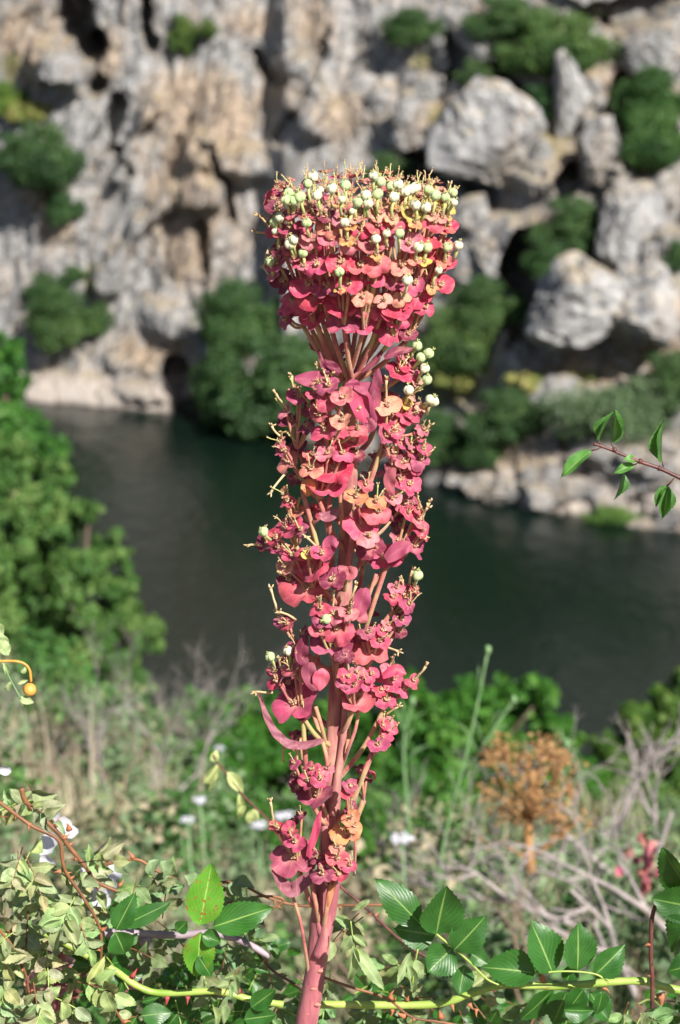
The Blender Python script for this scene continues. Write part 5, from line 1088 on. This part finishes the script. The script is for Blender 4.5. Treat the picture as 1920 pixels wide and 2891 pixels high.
# ---- branches along the stem: attach px, node px, florets (x, y, w, tint)
CL = [((985, 1330), (925, 1260), [(930, 1092, 72, 'mauve'), (935, 1128, 78, 'pink'), (967, 1125, 60, 'pale'), (905, 1176, 66, 'coral'), (922, 1218, 82, 'pink'), (968, 1192, 60, 'peach'), (1010, 1214, 56, 'coral'), (998, 1248, 92, 'red'), (890, 1110, 50, 'pink'), (905, 1085, 46, 'peach')]),
      ((975, 1500), (838, 1270), [(807, 1162, 46, 'pale'), (826, 1190, 66, 'purple'), (849, 1122, 62, 'mauve'), (878, 1150, 60, 'purple'), (838, 1105, 40, 'peach'), (868, 1205, 60, 'purple'), (845, 1225, 50, 'purple')]),
      ((975, 1560), (900, 1410), [(800, 1275, 50, 'mauve'), (818, 1306, 72, 'salmon'), (884, 1287, 50, 'coral'), (926, 1283, 54, 'pale'), (968, 1283, 60, 'pink'), (949, 1325, 112, 'red'), (880, 1328, 66, 'salmon'), (918, 1375, 108, 'pink'), (1004, 1283, 60, 'purple'), (850, 1260, 56, 'purple'), (845, 1350, 70, 'purple'), (795, 1250, 40, 'pale')]),
      ((1000, 1480), (1090, 1225), [(1094, 1149, 70, 'peach'), (1102, 1182, 98, 'red'), (1144, 1141, 52, 'yellow'), (1171, 1168, 66, 'pink'), (1194, 1214, 48, 'pale'), (1160, 1115, 44, 'peach'), (1190, 1150, 40, 'peach'), (1150, 1180, 60, 'pink')]),
      ((1030, 1120), (1150, 1050), [(1150, 1010, 44, 'pale'), (1140, 1030, 60, 'red'), (1170, 1040, 46, 'pale'), (1160, 1060, 54, 'pink'), (1120, 1050, 70, 'red'), (1175, 1080, 44, 'peach'), (1135, 1000, 50, 'purple')]),
      ((1000, 1560), (1115, 1330), [(1087, 1233, 66, 'mauve'), (1129, 1245, 56, 'pink'), (1159, 1252, 58, 'pale'), (1113, 1214, 74, 'pink'), (1194, 1270, 52, 'mauve'), (1140, 1306, 66, 'pale'), (1171, 1325, 56, 'pink'), (1129, 1360, 70, 'mauve'), (1155, 1370, 66, 'pink'), (1108, 1280, 66, 'purple'), (1180, 1235, 50, 'pink'), (1185, 1300, 60, 'mauve'), (1110, 1330, 60, 'purple'), (1160, 1280, 56, 'mauve')]),
      ((980, 1650), (1040, 1530), [(1033, 1371, 52, 'coral'), (1006, 1405, 62, 'orange'), (1060, 1420, 62, 'orange'), (1066, 1448, 80, 'coral'), (1017, 1482, 96, 'pink'), (1140, 1425, 76, 'mauve'), (1105, 1410, 54, 'pale'), (1120, 1450, 64, 'purple')]),
      ((965, 1720), (835, 1540), [(815, 1417, 52, 'pink'), (842, 1445, 64, 'salmon'), (811, 1494, 82, 'pink'), (852, 1500, 60, 'mauve'), (760, 1536, 72, 'purple'), (788, 1548, 56, 'mauve'), (785, 1520, 66, 'red'), (805, 1395, 36, 'peach'), (830, 1475, 50, 'pink')]),
      ((1000, 1700), (1110, 1580), [(1178, 1467, 66, 'pale'), (1150, 1450, 56, 'pink'), (1121, 1530, 60, 'pale'), (1167, 1545, 84, 'mauve'), (1092, 1578, 92, 'pink'), (1044, 1518, 70, 'pale'), (1050, 1545, 76, 'purple'), (1190, 1500, 66, 'pink'), (1180, 1440, 46, 'pink'), (1125, 1490, 56, 'purple')]),
      ((955, 1800), (885, 1660), [(865, 1560, 66, 'coral'), (910, 1566, 58, 'pink'), (887, 1608, 118, 'red'), (810, 1603, 66, 'peach'), (866, 1668, 138, 'coral'), (830, 1572, 56, 'pink'), (870, 1570, 34, 'yellow'), (940, 1640, 70, 'purple'), (820, 1640, 60, 'purple')]),
      ((990, 1850), (1110, 1725), [(1139, 1687, 68, 'pink'), (1152, 1708, 60, 'mauve'), (1107, 1690, 66, 'red'), (1118, 1660, 46, 'pale'), (1170, 1665, 34, 'coral'), (1128, 1730, 66, 'purple')]),
      ((950, 1900), (842, 1815), [(814, 1764, 58, 'pink'), (800, 1748, 44, 'purple'), (837, 1829, 60, 'mauve'), (795, 1760, 40, 'mauve'), (860, 1790, 54, 'purple')]),
      ((965, 1930), (950, 1870), [(906, 1722, 64, 'pink'), (944, 1737, 66, 'pale'), (986, 1733, 60, 'pale'), (955, 1779, 112, 'pink'), (905, 1785, 56, 'coral'), (940, 1820, 116, 'mauve'), (975, 1850, 56, 'purple'), (915, 1750, 60, 'mauve')]),
      ((975, 1960), (1050, 1860), [(1036, 1788, 56, 'mauve'), (1078, 1783, 60, 'pink'), (1095, 1765, 46, 'pale'), (1047, 1840, 100, 'coral'), (1124, 1783, 56, 'purple'), (1068, 1810, 60, 'pink'), (1020, 1800, 50, 'purple'), (1130, 1750, 56, 'mauve')]),
      ((945, 2110), (852, 2020), [(780, 1898, 52, 'mauve'), (828, 1890, 68, 'coral'), (785, 1926, 68, 'red'), (837, 1988, 132, 'pink'), (815, 1930, 60, 'purple'), (845, 1860, 34, 'peach'), (860, 2020, 50, 'purple')]),
      ((965, 2080), (1000, 1995), [(982, 1913, 54, 'pink'), (1009, 1901, 52, 'pale'), (1047, 1905, 56, 'pink'), (998, 1937, 66, 'pink'), (1010, 1980, 86, 'coral'), (970, 1930, 46, 'mauve'), (1035, 1930, 52, 'pink')]),
      ((963, 2209), (1090, 1990), [(1101, 1894, 54, 'pale'), (1107, 1920, 80, 'pink'), (1166, 1924, 50, 'coral'), (1139, 1946, 56, 'pink'), (1088, 1978, 70, 'mauve'), (1075, 1950, 50, 'red')]),
      ((955, 2340), (1052, 2128), [(1097, 2040, 54, 'pale'), (1095, 2064, 62, 'pink'), (1065, 2105, 60, 'mauve'), (1085, 2095, 44, 'pink'), (1080, 2050, 40, 'red')]),
      ((945, 2330), (885, 2275), [(831, 2157, 48, 'mauve'), (883, 2173, 56, 'pink'), (923, 2173, 46, 'pale'), (871, 2208, 60, 'pink'), (897, 2248, 106, 'mauve'), (842, 2225, 50, 'purple'), (905, 2200, 60, 'pink'), (835, 2190, 40, 'purple')]),
      ((955, 2420), (985, 2300), [(987, 2221, 52, 'mauve'), (990, 2285, 46, 'purple'), (980, 2240, 40, 'red')]),
      ((930, 2520), (970, 2390), [(990, 2310, 50, 'orange'), (976, 2353, 90, 'orange'), (1000, 2335, 40, 'orange')]),
      ((912, 2600), (842, 2445), [(780, 2333, 40, 'coral'), (823, 2350, 56, 'pink'), (835, 2380, 60, 'pink'), (828, 2424, 124, 'mauve'), (795, 2345, 44, 'red'), (850, 2300, 36, 'purple'), (830, 2320, 40, 'purple')]),
      ((915, 2640), (930, 2500), [(899, 2424, 52, 'purple'), (951, 2424, 62, 'coral'), (987, 2444, 52, 'pink'), (911, 2470, 68, 'mauve'), (957, 2470, 56, 'pink'), (925, 2450, 50, 'mauve'), (950, 2395, 40, 'salmon')])]
LOWB = []
def low_depth(px, py, w_):
    dx = px-stem_x(py); Rr = 150.0; return -sqrt(max(Rr*Rr-dx*dx, 40*40))*MM*.9
for att, nd, F in CL:
    sy = att[1]; a0 = at(att[0]*.3+stem_x(sy)*.7, sy, YP-.001); node = at(nd[0], nd[1], YP+.55*low_depth(nd[0], nd[1], 0))
    m = MB(); mid = a0.lerp(node, .5)+Vector(((node.x-a0.x)*.04, -.003, -.002)); Cc = curve([a0-B0, mid-B0, node-B0], 8); m.tube(Cc, [MM*(8.0-2.0*i/len(Cc)) for i in range(len(Cc))], 8)
    L = []
    for (px, py, w_, t_) in F:
        dz_ = low_depth(px, py, w_)+(.009 if w_ > 85 else (.006 if t_ == 'purple' else 0))+rg.uniform(-.003, .003); p = at(px, py, YP+dz_); dx = (px-stem_x(py))/150
        axis = Vector((dx*.7+rg.gauss(0, .22), -.58-.25*rg.random(), .78)); L.append((p, axis, w_, t_))
        q = p-axis.normalized()*.001; m.tube(curve([node-B0, node.lerp(q, .5)-B0+Vector((0, 0, -.002)), q-B0], 3), 4.0*MM, 5)
    ob = link('flower_branch', m.mesh('flower_branch', [M_RAY]), B0, spurge); LOWB.append((ob, L))
    for p, axis, w_, t_ in L: put_floret(ob, p, axis, w_*1.17, t_, rg, styles=(0 if w_ > 95 else rg.choice((0, 1, 1, 2))))
# bare stalks that climb along the stem
for k_, (pts_, r_) in enumerate([([(875, 2260), (863, 2149), (857, 2060), (851, 1975)], 7), ([(925, 2130), (910, 2060), (891, 1995)], 6), ([(960, 2180), (985, 2110), (1003, 2060), (1015, 2000)], 5), ([(925, 1700), (905, 1580), (880, 1480), (853, 1383)], 6.5), ([(935, 1600), (926, 1500), (912, 1440), (884, 1383)], 5.5), ([(940, 1590), (932, 1497), (930, 1402)], 7),
                       ([(970, 1540), (964, 1448), (956, 1344)], 6), ([(972, 1680), (978, 1620), (992, 1530), (1006, 1430)], 7.5), ([(1015, 1830), (1043, 1741), (1070, 1660), (1090, 1600)], 6.5), ([(1010, 1780), (1040, 1687), (1063, 1620)], 5), ([(905, 2640), (893, 2560), (876, 2480), (862, 2420)], 6.5), ([(935, 2330), (915, 2280), (905, 2260)], 5), ([(880, 2000), (920, 2130), (925, 2200)], 6),
                       ([(872, 2760), (862, 2680), (845, 2590), (815, 2500)], 5), ([(995, 2285), (1020, 2200), (1047, 2125)], 5), ([(1000, 2470), (1003, 2400), (1002, 2320)], 4), ([(958, 1990), (945, 1900), (935, 1830)], 6), ([(905, 1900), (890, 1800), (890, 1700)], 6)]):
    m = MB(); m.tube(curve([at(a, b, YP-(.0 if i_ == 0 else .010+.001*(k_ % 4)))-B0 for i_, (a, b) in enumerate(pts_)], 5), r_*MM, 8); link('flower_branch', m.mesh('flower_branch', [M_RAY]), B0, spurge)
# branches on the far side; dark tints paint shade into the gaps
for k in range(12):
    sy = 2400-k*110; side = -1 if k % 2 else 1; nx_ = stem_x(sy)+side*rg.uniform(20, 100); a0 = at(stem_x(sy), sy, YP+.002); node = at(nx_, sy-140, YP+.018); m = MB()
    Cc = curve([a0-B0, a0.lerp(node, .5)+Vector((side*.003, .006, -.004))-B0, node-B0], 6); m.tube(Cc, [MM*8]*len(Cc), 8); L = []
    for j in range(5):
        p = at(nx_+rg.uniform(-45, 45), sy-150-rg.uniform(0, 90), YP+rg.uniform(.014, .030)); axis = Vector((side*rg.uniform(0, .8), .7, .8)); L.append((p, axis)); m.tube([node-B0, node.lerp(p, .6)-B0, p-B0], 4*MM, 5)
    ob = link('flower_branch', m.mesh('flower_branch', [M_RAY]), B0, spurge)
    for p, axis in L: put_floret(ob, p, axis, rg.uniform(56, 84), rg.choice(('purple', 'mauve', 'red')), rg, styles=0, dry=rg.random() < .5)
for px, py, wt, bx, by in [(1178, 976, 0, 1160, 1015), (1211, 997, 0, 1178, 1030), (1189, 1009, 0, 1165, 1040), (1199, 1040, 1, 1180, 1075), (1206, 1072, 0, 1175, 1105), (1154, 1101, 1, 1145, 1140), (1226, 1133, 1, 1206, 1170), (1215, 1128, 1, 1195, 1150), (744, 1501, 0, 765, 1525), (1179, 1624, 0, 1170, 1655), (921, 1748, 0, 935, 1735), (814, 1838, 1, 818, 1880), (763, 1854, 0, 775, 1885)]:
    d_ = low_depth(px, py, 0)*.8-.008; p = at(px, py, YP+d_); b = at(bx, by, YP+d_+.003); ob = min(LOWB, key=lambda h: min((q[0]-b).length for q in h[1]))[0]
    put_capsule(ob, p, b, 14.5 if px != 1179 else 16, wt == 1, rg)
# long lone dried styles that stand out at the sides
m = MB()
def lone(px, py, tx, ty):
    b = at(px, py, YP+low_depth(px, py, 0)*.6); t_ = at(tx, ty, b.y-.004); mm = MB(); r = random.Random(px); style_tube(mm, Vector(), (t_-b), (t_-b).length, 4.0*MM, r, 1.0)
    ob = min(LOWB+HEADB, key=lambda h: min((q[0]-b).length for q in h[1]))[0]; link('dried_style', mm.mesh('dried_style', [M_DRY]), b, ob)
for q in [(815, 1160, 776, 1110), (830, 1110, 808, 1068), (795, 1235, 765, 1208), (800, 1245, 793, 1215), (812, 1330, 752, 1380), (738, 1540, 698, 1528), (1190, 1470, 1222, 1425), (1185, 1465, 1205, 1424), (1195, 1450, 1178, 1390), (1165, 1925, 1203, 1882), (770, 1955, 725, 1947), (780, 1720, 765, 1668),
          (1090, 1828, 1128, 1830), (1088, 2020, 1120, 1988), (775, 2320, 758, 2268), (800, 1900, 785, 1845), (1095, 1890, 1112, 1855), (800, 2150, 803, 2100), (840, 2160, 835, 2100), (765, 660, 722, 650), (760, 700, 735, 740), (775, 800, 742, 762), (1250, 670, 1275, 640), (1240, 640, 1265, 645), (920, 1170, 908, 1120), (1010, 1200, 1015, 1148), (975, 1180, 965, 1145),
          (910, 1560, 875, 1505), (1025, 1560, 1030, 1500), (1092, 1140, 1096, 1068), (940, 1720, 945, 1670), (985, 1720, 1005, 1655), (1140, 1670, 1130, 1638), (1155, 1650, 1157, 1615), (925, 1090, 888, 1040), (935, 1075, 933, 1045), (985, 1900, 982, 1855), (1015, 1895, 1000, 1868), (835, 1750, 800, 1710), (1080, 1290, 1120, 1235), (1185, 1240, 1210, 1190), (770, 650, 745, 600), (1280, 560, 1262, 520)]: lone(*q)
# narrow and folded leaves
def ribbon_leaf(pts, w_px, tint, dy=-.02, fold=.3, tilt=None):
    P = curve([at(a, b, YP+dy)-B0 for a, b in pts], 5); N = len(P); m = MB(); vs = []; a_ = []; uv = []
    for i, p in enumerate(P):
        t_ = (P[min(i+1, N-1)]-P[max(i-1, 0)]).normalized(); nrm = (Vector(tilt) if tilt else Vector((.2, -1, .5))); s_ = t_.cross(nrm).normalized(); n_ = s_.cross(t_)
        f = i/(N-1); w_ = w_px*MM*.5*max(.05, sin(pi*min(1, .12+f*.84))**.65)
        for u in (-1, -.5, 0, .5, 1): vs.append(p+s_*u*w_-n_*abs(u)*w_*fold*-1+n_*.0011*sin(i*.9+u*2.5)); a_.append(.45+abs(u)*.5)
    fs = [(i*5+k, i*5+k+1, (i+1)*5+k+1, (i+1)*5+k) for i in range(N-1) for k in range(4)]
    m.add(vs, fs, 0, a_); return link('leaf', m.mesh('leaf', [M_BRACT]), B0, spurge, color=TINT[tint])
TINT['leafy'] = (.34, .13, .17); TINT['grape'] = (.26, .055, .10)
for a in [([(911, 2090), (880, 2100), (847, 2105), (815, 2100), (788, 2080), (765, 2050), (748, 2010), (730, 1956)], 26, 'leafy'), ([(900, 2464), (859, 2488), (823, 2514), (797, 2494), (770, 2456)], 42, 'leafy'), ([(955, 1085), (900, 1075), (832, 1068)], 50, 'mauve'), ([(985, 1075), (992, 1090), (1000, 1115)], 44, 'mauve'),
          ([(1000, 1098), (1012, 1130), (1030, 1195)], 62, 'pink'), ([(1045, 1130), (1062, 1090), (1068, 1040)], 30, 'grape'), ([(1000, 1090), (1052, 1110), (1058, 1190)], 40, 'mauve'), ([(1050, 1180), (1040, 1200), (1020, 1215)], 44, 'grape'), ([(875, 1870), (872, 1905), (890, 1950)], 46, 'grape'), ([(900, 1890), (905, 1915), (898, 1948)], 50, 'pink'),
          ([(950, 1600), (945, 1640), (965, 1660)], 46, 'mauve'), ([(1030, 1660), (1020, 1700), (1012, 1740)], 50, 'mauve'), ([(1000, 1735), (1015, 1735), (1035, 1755)], 44, 'grape'), ([(1000, 1600), (985, 1620), (955, 1600)], 40, 'grape'), ([(1090, 1580), (1130, 1550), (1165, 1540)], 46, 'mauve'), ([(960, 1440), (925, 1460), (900, 1450)], 30, 'leafy'),
          ([(940, 1050), (915, 1040), (900, 985)], 16, 'purple'), ([(960, 1055), (945, 1040), (915, 1015)], 26, 'purple'), ([(1020, 1050), (1060, 1020), (1080, 990)], 16, 'purple'), ([(1085, 1010), (1120, 992), (1165, 985)], 24, 'grape'), ([(870, 2420), (890, 2350), (905, 2290)], 24, 'pink'), ([(850, 1370), (870, 1375), (865, 1400)], 40, 'orange'),
          ([(950, 1520), (930, 1540), (925, 1580)], 44, 'mauve'), ([(1110, 1320), (1098, 1360), (1110, 1400)], 34, 'purple'), ([(1080, 1910), (1120, 1890), (1145, 1905)], 30, 'pink'), ([(860, 1800), (850, 1850), (870, 1880)], 40, 'purple'), ([(925, 2560), (938, 2500), (948, 2440)], 20, 'orange')]:
    ribbon_leaf(*a)

scrap_plant('withered_red_plant', 'small withered red leaved plant out of focus at the right among grey branches', 1810, 2430, 3.2, 14, 45, 80, 36, [(.45, .12, .11), TINT['mauve'], TINT['purple'], (.5, .22, .16)], 5)
scrap_plant('withered_red_plant', 'crumpled pinkish dead leaves low at the left under the rose canes', 160, 2770, 1.48, 26, 80, 60, 56, [(.45, .2, .16), (.5, .3, .24), (.3, .12, .1), (.6, .42, .36)], 6)
scrap_plant('withered_red_plant', 'red pointed fallen leaf lying under the left green cane', 340, 2805, 1.46, 3, 30, 10, 80, [TINT['coral'], (.45, .12, .10)], 8)
